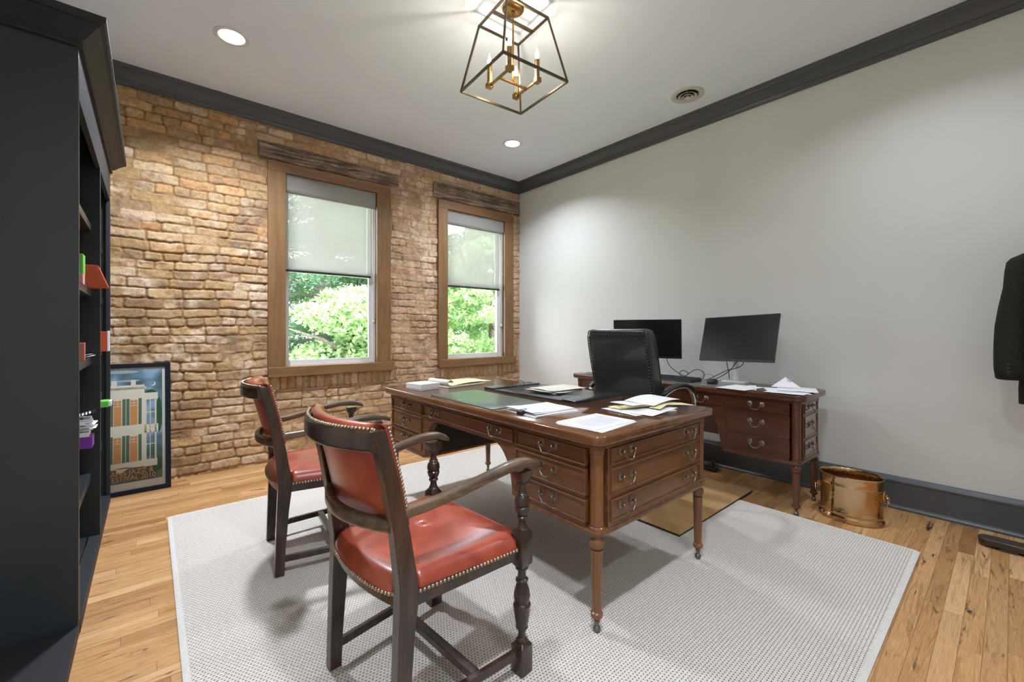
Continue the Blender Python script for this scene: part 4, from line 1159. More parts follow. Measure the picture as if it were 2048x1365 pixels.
# ------------------------------------------------------------------ red leather armchairs
def armchair(label, loc, rz):
    t = thing('armchair', label, 'chair', loc, rz, 'red leather armchairs with turned arm posts')
    oak, arm_m = M['dark_oak'], M['arm_oak']
    FX, FY, RYH = 0.215, 0.2565, 0.212
    # rear legs: one continuous raked post each
    for s_ in (-1, 1):
        cl = [(-0.222, 0.0, 0.020, 0.018), (-0.218, 0.12, 0.021, 0.018), (-0.208, 0.30, 0.025, 0.019), (-0.200, 0.40, 0.029, 0.020), (-0.202, 0.46, 0.028, 0.020), (-0.222, 0.60, 0.024, 0.019), (-0.250, 0.74, 0.021, 0.018), (-0.284, 0.875, 0.019, 0.017), (-0.288, 0.888, 0.016, 0.014)]
        rings = []
        for x, z, hx, hy in cl:
            y = s_ * RYH
            rings.append([(x - hx, y - hy, z), (x + hx, y - hy, z), (x + hx, y + hy, z), (x - hx, y + hy, z)])
        MB().loft(rings).build('rear_leg', oak, t, angle=30, bevel=0.003)
    # front legs / arm posts
    for s_ in (-1, 1):
        x, y = FX, s_ * FY
        fl = MB()
        hb = 0.0255
        def blk(z0, z1, ch=0.010):
            fl.loft([rrect(0.016, 0.016, 0.008, z0 - ch * 0.6, 2, x, y), rrect(hb, hb, 0.002, z0 + (ch if z0 > 0.01 else 0), 2, x, y), rrect(hb, hb, 0.002, z1 - ch, 2, x, y), rrect(0.017, 0.017, 0.008, z1 + ch * 0.5, 2, x, y)])
        fl.loft([rrect(hb - 0.003, hb - 0.003, 0.002, 0.0, 2, x, y), rrect(hb, hb, 0.002, 0.004, 2, x, y), rrect(hb, hb, 0.002, 0.092, 2, x, y), rrect(0.018, 0.018, 0.008, 0.103, 2, x, y)])
        blk(0.355, 0.478)
        fl.lathe([(0.0001, 0.100), (0.0185, 0.101), (0.0205, 0.106), (0.0190, 0.111), (0.0135, 0.117), (0.0120, 0.130), (0.0135, 0.143), (0.0200, 0.147), (0.0210, 0.151), (0.0190, 0.155), (0.0205, 0.160), (0.0250, 0.185), (0.0278, 0.210), (0.0285, 0.219), (0.0300, 0.224), (0.0285, 0.229), (0.0240, 0.233), (0.0272, 0.246), (0.0280, 0.258), (0.0250, 0.275), (0.0190, 0.293), (0.0150, 0.302), (0.0210, 0.305), (0.0215, 0.311), (0.0150, 0.315), (0.0130, 0.330), (0.0150, 0.343), (0.0215, 0.347), (0.0215, 0.353), (0.0180, 0.358), (0.0001, 0.358)], x, y, 28)
        fl.lathe([(0.0001, 0.476), (0.0200, 0.477), (0.0210, 0.483), (0.0170, 0.488), (0.0130, 0.500), (0.0125, 0.512), (0.0190, 0.516), (0.0195, 0.521), (0.0155, 0.525), (0.0210, 0.534), (0.0250, 0.546), (0.0255, 0.552), (0.0215, 0.557), (0.0255, 0.562), (0.0262, 0.573), (0.0235, 0.586), (0.0180, 0.593), (0.0190, 0.598), (0.0150, 0.602), (0.0120, 0.614), (0.0145, 0.628), (0.0200, 0.632), (0.0200, 0.638), (0.0001, 0.640)], x, y, 28)
        fl.loft([rrect(0.017, 0.017, 0.010, 0.636, 3, x, y), rrect(0.0255, 0.0255, 0.006, 0.650, 3, x, y), rrect(0.0265, 0.0265, 0.004, 0.6755, 3, x, y)])
        fl.build('front_leg', oak, t, angle=32)
    # arms
    for s_ in (-1, 1):
        rings = []
        keys = [(-0.222, 0.212, 0.6450, 0.014, 0.017), (-0.14, 0.225, 0.652, 0.015, 0.016), (-0.04, 0.243, 0.668, 0.017, 0.0155), (0.06, 0.255, 0.688, 0.019, 0.0155), (0.14, 0.260, 0.7000, 0.022, 0.016), (0.20, 0.260, 0.7020, 0.026, 0.016), (0.245, 0.2590, 0.6960, 0.0275, 0.0155), (0.270, 0.2580, 0.6860, 0.026, 0.013), (0.283, 0.2570, 0.6790, 0.020, 0.009), (0.287, 0.2565, 0.676, 0.010, 0.004)]
        for x, y, z, hw, hh in keys:
            rings.append([(x, s_ * y + hw * math.copysign(abs(math.cos(a)) ** 0.65, math.cos(a)), z + hh * math.copysign(abs(math.sin(a)) ** 0.75, math.sin(a))) for a in [2 * PI * (j + 0.5) / 14 for j in range(14)]])
        MB().loft(rings).build('arm', arm_m, t, angle=50)
    # seat rails
    sr = MB()
    for s_ in (-1, 1):
        a = (FX - 0.02, s_ * (FY - 0.004)); b_ = (-0.19, s_ * (RYH + 0.004)); w = 0.012
        sr.loft([[(a[0], a[1] - w, 0.385), (a[0], a[1] + w, 0.385), (a[0], a[1] + w, 0.428), (a[0], a[1] - w, 0.428)], [(b_[0], b_[1] - w, 0.385), (b_[0], b_[1] + w, 0.385), (b_[0], b_[1] + w, 0.428), (b_[0], b_[1] - w, 0.428)]])
    sr.box(FX - 0.010, FX + 0.014, -FY + 0.02, FY - 0.02, 0.385, 0.428)
    rb_ = []
    for i in range(13):
        y = -RYH + 2 * RYH * i / 12; xx = -0.208 - 0.030 * (1 - (y / RYH) ** 2)
        rb_.append([(xx - 0.010, y, 0.385 - 0.0), (xx + 0.014, y, 0.385), (xx + 0.014, y, 0.428), (xx - 0.010, y, 0.428)])
    sr.loft(rb_)
    sr.build('seat_rail', oak, t, angle=40, bevel=0.0015)
    # stretchers
    sx_ = MB()
    for s_ in (-1, 1):
        sx_.loft([[(FX - 0.02, s_ * FY + q[0], 0.072 + q[1]) for q in ((-0.009, -0.014), (0.009, -0.014), (0.009, 0.014), (-0.009, 0.014))], [(-0.205, s_ * RYH + q[0], 0.072 + q[1]) for q in ((-0.009, -0.014), (0.009, -0.014), (0.009, 0.014), (-0.009, 0.014))]])
    sx_.box(0.020, 0.050, -0.228, 0.228, 0.060, 0.085)
    sx_.build('stretcher', oak, t, angle=30, bevel=0.002)
    # seat cushion
    def half_w(x):
        return RYH + (FY - RYH) * (x + 0.215) / 0.43
    def seat_outline(n, inset=0.0, nails=False):
        nf = 0.030
        pts = []
        F_, B_ = FX + 0.016 - inset, -0.226 + inset
        hf, hr = FY + 0.010 - inset, RYH + 0.010 - inset
        key = [(F_, -hf + nf + 0.022), (FX - 0.027 - inset * 0.3, -FY + 0.027 + inset * 0.3), (FX - 0.030 - inset * 0.3, -hf)]
        key += [(-0.166, -hr - 0.004), (-0.163, -RYH + 0.024 + inset * 0.3), (-0.230 + inset, -RYH + 0.026)]
        for i in range(1, 8):
            y = -RYH + 0.026 + (2 * RYH - 0.052) * i / 8
            key.append((-0.230 - 0.026 * (1 - (y / RYH) ** 2) + inset, y))
        key += [(-0.230 + inset, RYH - 0.026), (-0.163, RYH - 0.024 - inset * 0.3), (-0.166, hr + 0.004)]
        key += [(FX - 0.030 - inset * 0.3, hf), (FX - 0.027 - inset * 0.3, FY - 0.027 - inset * 0.3), (F_, hf - nf - 0.022)]
        m_ = len(key); seg = []
        L = [0]
        for i in range(m_):
            a, b_ = key[i], key[(i + 1) % m_]; L.append(L[-1] + math.hypot(a[0] - b_[0], a[1] - b_[1]))
        for k in range(n):
            d = L[-1] * k / n
            i = max(j for j in range(m_) if L[j] <= d + 1e-9)
            f = (d - L[i]) / max(1e-9, L[i + 1] - L[i]); a, b_ = key[i], key[(i + 1) % m_]
            pts.append((a[0] + (b_[0] - a[0]) * f, a[1] + (b_[1] - a[1]) * f))
        return pts
    NO = 150
    lev = [(0.0, 0.4150), (-0.001, 0.4200), (0.001, 0.436), (0.007, 0.450), (0.018, 0.462), (0.036, 0.470)]
    rings = []
    base = seat_outline(NO, 0)
    for ins, z in lev:
        rings.append([(x, y, z) for x, y in seat_outline(NO, ins)])
    last = seat_outline(NO, 0.036)
    for f, z in ((0.82, 0.4765), (0.62, 0.4815), (0.38, 0.484), (0.15, 0.485), (0.01, 0.485)):
        rings.append([(x * f + (-0.005) * (1 - f), y * f, z + 0.004 * math.sin(5 * x + 3 * y)) for x, y in last])
    MB().loft(rings).build('seat', M['red_leather'], t, angle=80)
    nl = MB()
    for x, y in seat_outline(int(1.86 / 0.0125), -0.001):
        nl.sphere((x, y, 0.4215), 0.0062, 8, 5)
    nl.build('nail_trim', M['brass_nail'], t, angle=80)
    # back: curved leather panel, wrapping over the top rail
    def bow(y, amt): return -amt * (1 - (y / RYH) ** 2)
    def post_x(z): 
        ks = [(0.60, -0.222), (0.74, -0.250), (0.875, -0.284), (0.92, -0.297)]
        for (z0, x0), (z1, x1) in zip(ks, ks[1:]):
            if z <= z1: return x0 + (x1 - x0) * (z - z0) / (z1 - z0)
        return ks[-1][1]
    bk_ = MB()
    NY = 28
    def prof_at(y):
        b1 = bow(y, 0.050); p = []
        # back face going up, over the roll, down the front face
        for z in (0.615, 0.68, 0.75, 0.82): p.append((post_x(z) - 0.002 + b1 * (0.75 + 0.25 * (z - .6) / .25), z))
        c = post_x(0.875) + b1
        for (dx, z) in ((-0.004, 0.872), (-0.010, 0.892), (0.004, 0.901), (0.022, 0.897), (0.034, 0.880)): p.append((c + dx, z))
        for z in (0.84, 0.78, 0.70, 0.615): p.append((post_x(z) + 0.024 + b1 * (0.75 + 0.25 * (z - .6) / .25) + 0.006, z))
        return p
    rings = []
    yw = RYH + 0.012
    for i in range(NY + 1):
        y = -yw + 2 * yw * i / NY
        yy = max(-RYH, min(RYH, y))
        pp = prof_at(yy)
        if abs(y) > RYH - 0.018:     # only the front wrap runs over the posts
            pp = [(x if k > 5 else post_x(z) + 0.0185 + 0.0, z) for k, (x, z) in enumerate(pp)]
        rings.append([(x, y, z) for x, z in pp])
    MB().loft(rings).build('backrest', M['red_leather'], t, angle=80)
    # top rail (wood, bowed backwards) and lower back rail
    def rail(z0, z1, th, amt, xoff, yext, nm, mt):
        rr = []
        for i in range(25):
            y = -yext + 2 * yext * i / 24
            yc = max(-RYH, min(RYH, y))
            cx_ = post_x((z0 + z1) / 2) + bow(yc, amt) + xoff
            pts = []
            for a in [2 * PI * (j + 0.5) / 12 for j in range(12)]:
                pts.append((cx_ + th / 2 * math.copysign(abs(math.cos(a)) ** 0.5, math.cos(a)), y, (z0 + z1) / 2 + (z1 - z0) / 2 * math.copysign(abs(math.sin(a)) ** 0.5, math.sin(a))))
            rr.append(pts)
        MB().loft(rr).build(nm, mt, t, angle=50)
    rail(0.828, 0.886, 0.026, 0.060, -0.018, RYH + 0.014, 'top_rail', oak)
    rail(0.598, 0.636, 0.030, 0.062, -0.006, RYH - 0.006, 'back_rail', arm_m)
    nl = MB()
    n_t = 40
    for i in range(n_t + 1):
        y = -(RYH + 0.012) + 2 * (RYH + 0.012) * i / n_t
        yc = max(-RYH, min(RYH, y))
        nl.sphere((post_x(0.86) + bow(yc, 0.060) - 0.020, y, 0.889), 0.0056, 8, 5)
    nl.build('nail_trim', M['brass_nail'], t, angle=80)
    for s_ in (-1, 1):
        nl = MB()
        for i in range(25):
            z = 0.635 + i * 0.0105
            nl.sphere((post_x(z) + 0.030, s_ * (RYH + 0.010), z), 0.0054, 8, 5)
        nl.build('nail_trim', M['brass_nail'], t, angle=80)
    return t
armchair('red leather armchair with its back nearest the viewer, in front of the other one', (-3.001, -2.916, RUGZ + 0.001), math.radians(4.8))
armchair('red leather armchair standing nearer the brick wall, partly hidden by the front one', (-3.014, -1.815, RUGZ + 0.001), math.radians(-6.0))

# ------------------------------------------------------------------ office chair
oc = thing('office_chair', 'black leather high-back office chair with chrome arms between the two desks', 'chair', (-1.032, -2.472, MATZ), 0.0)
oc.scale = (0.94, 0.94, 1.0)
def oc_back():
    rings = []
    keys = [(0.44, -0.04, 0.235, 0.045), (0.50, -0.095, 0.248, 0.050), (0.60, -0.130, 0.255, 0.052), (0.75, -0.165, 0.260, 0.052), (0.90, -0.202, 0.263, 0.050), (1.02, -0.232, 0.262, 0.048), (1.09, -0.250, 0.258, 0.044), (1.125, -0.254, 0.252, 0.038), (1.142, -0.256, 0.240, 0.026), (1.147, -0.257, 0.222, 0.010)]
    for z, x, hw, ht in keys:
        ring = []
        for j in range(40):
            a = 2 * PI * (j + 0.5) / 40
            c_, s_ = math.cos(a), math.sin(a)
            px = ht * math.copysign(abs(c_) ** 0.35, c_); py = hw * math.copysign(abs(s_) ** 0.18, s_)
            if px > 0: px *= 1.6 + 0.35 * (1 - (py / hw) ** 2)
            else: px *= 1 - 0.15 * (1 - (py / hw) ** 4)
            ring.append((x + px, py, z))
        rings.append(ring)
    return MB().loft(rings)
ocb = oc_back().build('backrest', M['black_leather'], oc, angle=60)
pip = MB()
def edge_pts(off):
    pts = []
    for z, x, hw in ((0.52, -0.105, 0.250), (0.60, -0.130, 0.255), (0.75, -0.165, 0.260), (0.90, -0.202, 0.263), (1.02, -0.232, 0.262), (1.09, -0.250, 0.257), (1.120, -0.254, 0.247)):
        pts.append((x + off, hw - 0.006, z))
    top = [(-0.255 + off, y, 1.134) for y in (0.236, 0.16, 0.06, -0.06, -0.16, -0.236)]
    return pts + top + [(x, -y, z) for x, y, z in reversed(pts)]
pip.tube(edge_pts(-0.046), 0.0042, 6); pip.tube(edge_pts(0.066), 0.0042, 6)
# stitched puckers along the rear edge
for i in range(26):
    z = 0.56 + i * 0.021
    xq = -0.120 - (z - 0.56) * 0.236
    for s_ in (-1, 1):
        pip.sphere((xq - 0.047, s_ * 0.243, z), 0.0075, 8, 5, 0.5, 1.3, 0.8)
for i in range(22):
    pip.sphere((-0.298, -0.225 + i * 0.0214, 1.108), 0.0075, 8, 5, 0.5, 0.8, 1.3)
pip.build('piping', M['black_leather'], ocb, angle=80)
rings = []
for x, z, hw, ht in ((-0.20, 0.455, 0.20, 0.02), (-0.17, 0.465, 0.245, 0.045), (0.0, 0.462, 0.258, 0.050), (0.18, 0.462, 0.255, 0.050), (0.25, 0.455, 0.245, 0.042), (0.275, 0.44, 0.22, 0.018)):
    rings.append([(x, hw * math.copysign(abs(math.cos(a)) ** 0.25, math.cos(a)), z + ht * math.copysign(abs(math.sin(a)) ** 0.5, math.sin(a))) for a in [2 * PI * (j + .5) / 28 for j in range(28)]])
MB().loft(rings).build('seat', M['black_leather'], oc, angle=60)
for s_ in (-1, 1):
    path = [(-0.185, 0.705), (-0.14, 0.722), (-0.06, 0.742), (0.02, 0.750), (0.10, 0.746), (0.17, 0.730), (0.225, 0.695), (0.255, 0.645), (0.250, 0.590), (0.215, 0.520), (0.150, 0.450), (0.06, 0.405), (-0.02, 0.400)]
    rr = []
    for i, (x, z) in enumerate(path):
        a, b_ = path[max(0, i - 1)], path[min(len(path) - 1, i + 1)]
        tx, tz = b_[0] - a[0], b_[1] - a[1]; L = math.hypot(tx, tz); nx_, nz_ = -tz / L, tx / L
        yy = s_ * (0.315 if i < 10 else 0.315 - 0.06 * (i - 9))
        rr.append([(x + nx_ * 0.009 * math.cos(q), yy + 0.017 * math.sin(q), z + nz_ * 0.009 * math.cos(q)) for q in [2 * PI * j / 12 for j in range(12)]])
    am = MB().loft(rr).build('arm', M['chrome'], oc, angle=60)
    pp = path[:8]; rr = []
    for i, (x, z) in enumerate(pp):
        a, b_ = path[max(0, i - 1)], path[i + 1]
        tx, tz = b_[0] - a[0], b_[1] - a[1]; L = math.hypot(tx, tz); nx_, nz_ = -tz / L, tx / L
        k = (0.5, 1, 1, 1, 1, 1, 0.9, 0.35)[i]
        rr.append([(x + nx_ * (0.020 + 0.012 * k * math.cos(q)), s_ * 0.315 + 0.027 * k * math.sin(q), z + nz_ * (0.020 + 0.012 * k * math.cos(q))) for q in [2 * PI * j / 14 for j in range(14)]])
    MB().loft(rr).build('arm_pad', M['black_leather'], am, angle=60)
MB().lathe([(0.0001, 0.10), (0.030, 0.10), (0.030, 0.26), (0.018, 0.265), (0.018, 0.40), (0.09, 0.405), (0.09, 0.418), (0.0001, 0.418)], seg=24).build('gas_column', M['chrome'], oc)
for k in range(5):
    a = 2 * PI * k / 5 + 0.3; d = Vector((math.cos(a), math.sin(a), 0)); n_ = Vector((-d.y, d.x, 0))
    rr = []
    for r, z, w, h in ((0.02, 0.125, 0.024, 0.022), (0.15, 0.105, 0.020, 0.016), (0.30, 0.080, 0.015, 0.012)):
        c_ = d * r + Vector((0, 0, z))
        rr.append([c_ + n_ * w + Vector((0, 0, h)), c_ - n_ * w + Vector((0, 0, h)), c_ - n_ * w - Vector((0, 0, h)), c_ + n_ * w - Vector((0, 0, h))])
    bl_ = MB().loft(rr).build('base_spoke', M['chrome'], oc, bevel=0.004)
    cs_ = MB(); c_ = d * 0.285
    for s_ in (-1, 1):
        ring = []
        for off in (0.006, 0.022):
            ring.append([c_ + n_ * s_ * off + d * (0.026 * math.cos(q)) + Vector((0, 0, 0.026 + 0.026 * math.sin(q))) for q in [2 * PI * j / 16 for j in range(16)]])
        cs_.loft(ring)
    cs_.tube([c_ + Vector((0, 0, 0.026)), c_ + Vector((0, 0, 0.075))], 0.006, 8)
    cs_.build('caster', M['black_plastic'], bl_)

# ------------------------------------------------------------------ things on the desk
def quadfn(c00, c10, c11, c01, zf=None):
    """bilinear patch over four floor-plan corners"""
    def f(u, v):
        x = (c00[0] * (1 - u) + c10[0] * u) * (1 - v) + (c01[0] * (1 - u) + c11[0] * u) * v
        y = (c00[1] * (1 - u) + c10[1] * u) * (1 - v) + (c01[1] * (1 - u) + c11[1] * u) * v
        return (x, y, zf(u, v) if zf else 0.0)
    return f

def sheet_at(mb, cx, cy, rz, w, h, z, curl=0.0, th=0.0006, ph=0.0):
    c_, s_ = math.cos(rz), math.sin(rz)
    def f(u, v):
        x, y = (u - .5) * w, (v - .5) * h
        return (cx + x * c_ - y * s_, cy + x * s_ + y * c_, z + th + curl * max(0, math.cos((u * 1.1 + ph) * PI)) ** 3 + curl * 0.3 * abs(math.sin(v * 5 + ph * 7)) )
    mb.slab(10, 10, f, th)
def text_lines(mb, cx, cy, rz, w, h, z, n, seed, fill=0.85):
    r = random.Random(seed); c_, s_ = math.cos(rz), math.sin(rz)
    for i in range(n):
        if r.random() > fill: continue
        yy = (0.5 - 0.10 - 0.80 * i / n) * h; L = (0.55 + 0.25 * r.random()) if r.random() < 0.25 else 0.80
        x0, x1 = -0.40 * w, (-0.40 + L) * w
        p = [(x0, yy), (x1, yy), (x1, yy - h * 0.006), (x0, yy - h * 0.006)]
        mb.add([(cx + a * c_ - b_ * s_, cy + a * s_ + b_ * c_, z) for a, b_ in p], [(0, 1, 2, 3)])

# white gift box
wb = thing('white_box', 'small white lidded card box at the far left end of the desk', 'box', (-2.325, -1.665, DZ), 0.17)
MB().box(-0.077, 0.077, -0.077, 0.077, 0.0, 0.020).build('base', M['cardbox'], wb, bevel=0.001)
MB().box(-0.079, 0.079, -0.079, 0.079, 0.008, 0.041).build('lid', M['cardbox'], wb, bevel=0.0015)
# legal pads with curled top pages beside the box
lp = thing('legal_pads', 'cream legal pads with a rolled-back top page behind the white box', 'notepad', (-2.02, -1.60, DZ), math.radians(8))
MB().box(-0.18, 0.17, -0.13, 0.10, 0.0, 0.010).build('pad', M['paper_warm'], lp, bevel=0.001)
q = MB(); q.slab(12, 6, lambda u, v: (-0.15 + 0.40 * u, -0.12 + 0.20 * v, 0.0115 + 0.010 * math.sin(u * PI) + 0.004 * v), 0.001)
q.build('top_sheets', M['legal'], lp)
q = MB(); q.tube([(-0.165, -0.13 + 0.23 * i / 6, 0.030) for i in range(7)], [0.018, 0.019, 0.019, 0.018, 0.017, 0.016, 0.013], 16)
rr = []
roll = MB()
def rollf(u, v):
    a = -0.3 + u * 5.2; r = 0.020 - 0.0016 * u
    return (-0.160 - r * math.sin(a) * 1.2, -0.13 + 0.22 * v, 0.034 - r * math.cos(a))
roll.grid(22, 6, rollf); ro = roll.build('rolled_page', M['paper_warm'], lp)
sm = ro.modifiers.new('solid', 'SOLIDIFY'); sm.thickness = 0.0015
# green leather blotter at the visitor side
gp_ = MB().loft([rrect(0.170, 0.314, 0.014, 0.0), rrect(0.170, 0.314, 0.014, 0.0035), rrect(0.168, 0.312, 0.012, 0.0045)])
o = gp_.build('green_blotter', M['green_pad'], angle=50); o.location = (-2.270, -2.265, DZ); o.rotation_euler = (0, 0, math.radians(-1.5))
tag(o, 'flat green leather blotter on the side of the desk facing the red chairs', 'desk pad')
# black leather desk pad
bp = thing('black_desk_pad', 'black leather desk pad with raised end panels in front of the office chair', 'desk pad', (-1.795, -2.325, DZ), math.radians(1.5))
MB().loft([rrect(0.215, 0.395, 0.010, 0.0), rrect(0.215, 0.395, 0.010, 0.007), rrect(0.212, 0.392, 0.008, 0.0085)]).build('base', M['black_leather'], bp, angle=40)
for s_ in (-1, 1):
    MB().loft([rrect(0.216, 0.052, 0.008, 0.0086, cy=s_ * 0.343), rrect(0.216, 0.052, 0.008, 0.0135, cy=s_ * 0.343), rrect(0.212, 0.048, 0.006, 0.0155, cy=s_ * 0.343)]).build('end_panel', M['black_leather'], bp, angle=40)
PZ = DZ + 0.0088
# papers on the pad
pp_ = MB()
for k, (dx, dy, r, cu) in enumerate(((0, 0, 0.10, 0.003), (0.012, -0.008, 0.16, 0.006), (-0.012, 0.012, 0.02, 0.006), (0.02, 0.0, -0.06, 0.012))):
    sheet_at(pp_, dx, dy, r, 0.30, 0.215, 0.002 + k * 0.0045, cu, 0.0006, 0.1 * k)
ob_ = pp_.build('loose_papers', M['paper_warm']); ob_.location = (-1.765, -2.355, PZ)
tag(ob_, 'crumpled cream papers lying on the black desk pad', 'papers')
# eyeglasses
eg = thing('eyeglasses', 'tortoiseshell eyeglasses lying open on the black desk pad', 'glasses', (-1.865, -2.075, PZ), math.radians(212))
eg.scale = (1.12, 1.12, 1.12)
fr_ = MB()
for s_ in (-1, 1):
    ring = []
    for i in range(24):
        a = 2 * PI * i / 24
        ring.append((0.003 * math.cos(a), s_ * 0.034 + 0.025 * math.copysign(abs(math.cos(a)) ** 0.8, math.cos(a)), 0.0245 + 0.019 * math.copysign(abs(math.sin(a)) ** 0.8, math.sin(a))))
    fr_.tube(ring, 0.0022, 6, closed=True)
fr_.tube([(0.0, -0.010, 0.030), (0.002, 0, 0.034), (0.0, 0.010, 0.030)], 0.0018, 6)
fr_.build('rims', M['tortoise'], eg, angle=80)
for s_ in (-1, 1):
    MB().tube([(0.0, s_ * 0.061, 0.034), (-0.006, s_ * 0.067, 0.034), (-0.09, s_ * 0.069, 0.022), (-0.115, s_ * 0.068, 0.016), (-0.145, s_ * 0.064, 0.003)], 0.0018, 6).build('temple', M['tortoise'], eg, angle=80)
    MB().loft([[(0.0005, s_ * 0.034 + 0.024 * math.cos(a), 0.0245 + 0.018 * math.sin(a)) for a in [2 * PI * j / 20 for j in range(20)]], [(0.0015, s_ * 0.034 + 0.024 * math.cos(a), 0.0245 + 0.018 * math.sin(a)) for a in [2 * PI * j / 20 for j in range(20)]]]).build('lens', M['glass'], eg)
# clipped stack of papers
cp = thing('clipped_papers', 'stack of white papers held by a black binder clip near the green blotter', 'papers', (-2.275, -2.755, DZ), math.radians(-4))
s1 = MB()
for k in range(3): s1.box(-0.135 + 0.004 * k, 0.135 - 0.002 * k, -0.108, 0.112 - 0.003 * k, 0.003 * k, 0.003 * k + 0.0026, Matrix.Rotation(0.03 * (k - 1), 4, 'Z'))
s1.build('lower_sheets', M['paper'], cp)
s1 = MB(); sheet_at(s1, 0.0, 0.012, 0.05, 0.265, 0.205, 0.0105, 0.004); sheet_at(s1, 0.0, 0.020, 0.0, 0.265, 0.205, 0.0130, 0.006)
s1.build('top_sheets', M['paper'], cp)
s1 = MB(); text_lines(s1, 0.0, 0.012, PI / 2 + 0.05, 0.21, 0.26, 0.0212, 16, 4)
s1.v = [(x, y, z) for x, y, z in s1.v]
s1.build('print_lines', M['ink'], cp)
s1 = MB().prism([(-0.150, 0.001), (-0.150, 0.017), (-0.128, 0.0225), (-0.126, 0.0215), (-0.126, 0.001)], 'y', -0.022, 0.010)
s1.tube([(-0.128, -0.016, 0.0225), (-0.110, -0.014, 0.0235), (-0.104, -0.006, 0.024), (-0.110, 0.002, 0.0235), (-0.128, 0.004, 0.0225)], 0.0012, 6)
s1.build('binder_clip', M['black_plastic'], cp, bevel=0.001)
# plain typed stack near the corner
tp_ = thing('typed_papers', 'stack of typed white papers at the near corner of the desk', 'papers', (-2.283, -3.09, DZ), math.radians(2))
s1 = MB()
for k in range(3): s1.box(-0.138, 0.134, -0.112, 0.104, 0.0012 * k, 0.0012 * k + 0.001, Matrix.Translation((0.0, 0.004 * k, 0)) @ Matrix.Rotation(0.05 - 0.04 * k, 4, 'Z'))
s1.box(-0.130, 0.138, -0.108, 0.100, 0.0040, 0.0056, Matrix.Translation((0.004, 0.016, 0)) @ Matrix.Rotation(-0.03, 4, 'Z'))
s1.build('sheets', M['paper'], tp_)
s1 = MB(); text_lines(s1, 0.006, 0.012, PI / 2 - 0.03, 0.19, 0.265, 0.0059, 26, 9, 0.95)
s1.build('print_lines', M['ink'], tp_)
# mixed yellow and white papers
yp = thing('mixed_papers', 'loose white sheets with folded yellow legal pages at the right end of the desk', 'papers', (-1.825, -3.03, DZ), 0)
s1 = MB(); sheet_at(s1, -0.06, 0.0, -0.15, 0.29, 0.22, 0.0, 0.002); sheet_at(s1, -0.04, -0.02, 0.12, 0.29, 0.215, 0.0030, 0.004, ph=0.4)
s1.build('white_sheets', M['paper'], yp)
s1 = MB(); s1.slab(14, 5, lambda u, v: (-0.16 + 0.38 * u, 0.035 - 0.18 * u + 0.075 * v, 0.010 + 0.010 * math.sin(u * PI) + 0.003 * v), 0.0012)
s1.slab(14, 5, lambda u, v: (-0.03 + 0.24 * u, -0.10 + 0.05 * u + 0.06 * v, 0.013 + 0.008 * math.sin(u * PI)), 0.0012)
s1.tube([(-0.16 + 0.03 * i, 0.038 - 0.0142 * i * 0.6, 0.018) for i in range(7)], [0.006, 0.008, 0.009, 0.009, 0.008, 0.007, 0.005], 12)
s1.build('yellow_pages', M['legal'], yp)
s1 = MB(); s1.slab(10, 8, lambda u, v: (-0.02 + 0.25 * u, -0.06 + 0.17 * v, 0.022 + 0.012 * math.sin(u * 2.6) + 0.006 * v), 0.0008)
s1.slab(10, 8, lambda u, v: (-0.13 + 0.20 * u, -0.02 + 0.14 * v, 0.024 + 0.006 * math.cos(u * 3)), 0.0008)
s1.build('upper_sheets', M['paper'], yp)

# ------------------------------------------------------------------ things on the credenza
dm = MB().loft([rrect(0.195, 0.56, 0.010, 0.0), rrect(0.195, 0.56, 0.010, 0.003)])
o = dm.build('grey_desk_mat', M['desk_glass'], angle=40); o.location = (-0.485, -2.42, CZ)
tag(o, 'flat grey desk mat under the keyboard and mouse', 'desk pad')
MZ = CZ + 0.0032
kb = thing('keyboard', 'black computer keyboard in front of the left monitor', 'keyboard', (-0.50, -2.42, MZ), math.radians(-3))
MB().prism([(-0.080, 0.0), (-0.080, 0.010), (0.080, 0.024), (0.080, 0.0)], 'y', -0.225, 0.225).build('case', M['black_plastic'], kb, bevel=0.003)
ks = MB()
for r in range(6):
    xk = -0.066 + r * 0.0252; zk = 0.0105 + (xk + 0.08) * 0.0875
    n = 21
    for c in range(n):
        yk = -0.213 + c * 0.0206
        ks.loft([rrect(0.0103, 0.0090, 0.002, zk, 1, xk, yk), rrect(0.0085, 0.0072, 0.002, zk + 0.007, 1, xk, yk)])
tag(ks.build('keycaps', M['black'], kb), kind='stuff')
ms = MB().loft([rrect(0.050 * a, 0.030 * a, 0.028 * a, z) for a, z in ((0.92, 0.0), (1.0, 0.006), (0.98, 0.018), (0.85, 0.028), (0.6, 0.034), (0.2, 0.036))])
o = ms.build('computer_mouse', M['black_plastic'], angle=60); o.location = (-0.505, -2.765, MZ)
tag(o, 'black computer mouse between the keyboard and the white papers', 'mouse')
def flat_papers(name, label, loc, spec, z0):
    mb = MB()
    for k, (dx, dy, r, w, h, cu) in enumerate(spec): sheet_at(mb, dx, dy, r, w, h, 0.0006 + 0.0035 * k, cu, ph=0.2 * k)
    o = mb.build(name, M['paper']); o.location = (loc[0], loc[1], z0)
    return tag(o, label, 'papers')
flat_papers('white_papers', 'white papers on the dark desk by the mouse', (-0.565, -2.985, 0), [(0.03, 0.02, 0.35, 0.28, 0.215, 0.0), (-0.03, -0.01, -0.1, 0.27, 0.20, 0.0)], CZ + 0.0005)
flat_papers('white_papers', 'spread of white papers at the right end of the dark desk, below the upright one', (-0.525, -3.275, 0), [(0.0, 0.02, 0.5, 0.30, 0.22, 0.002), (-0.04, -0.01, 0.05, 0.28, 0.22, 0.003), (0.08, -0.02, 0.3, 0.25, 0.22, 0.006)], CZ + 0.0005)
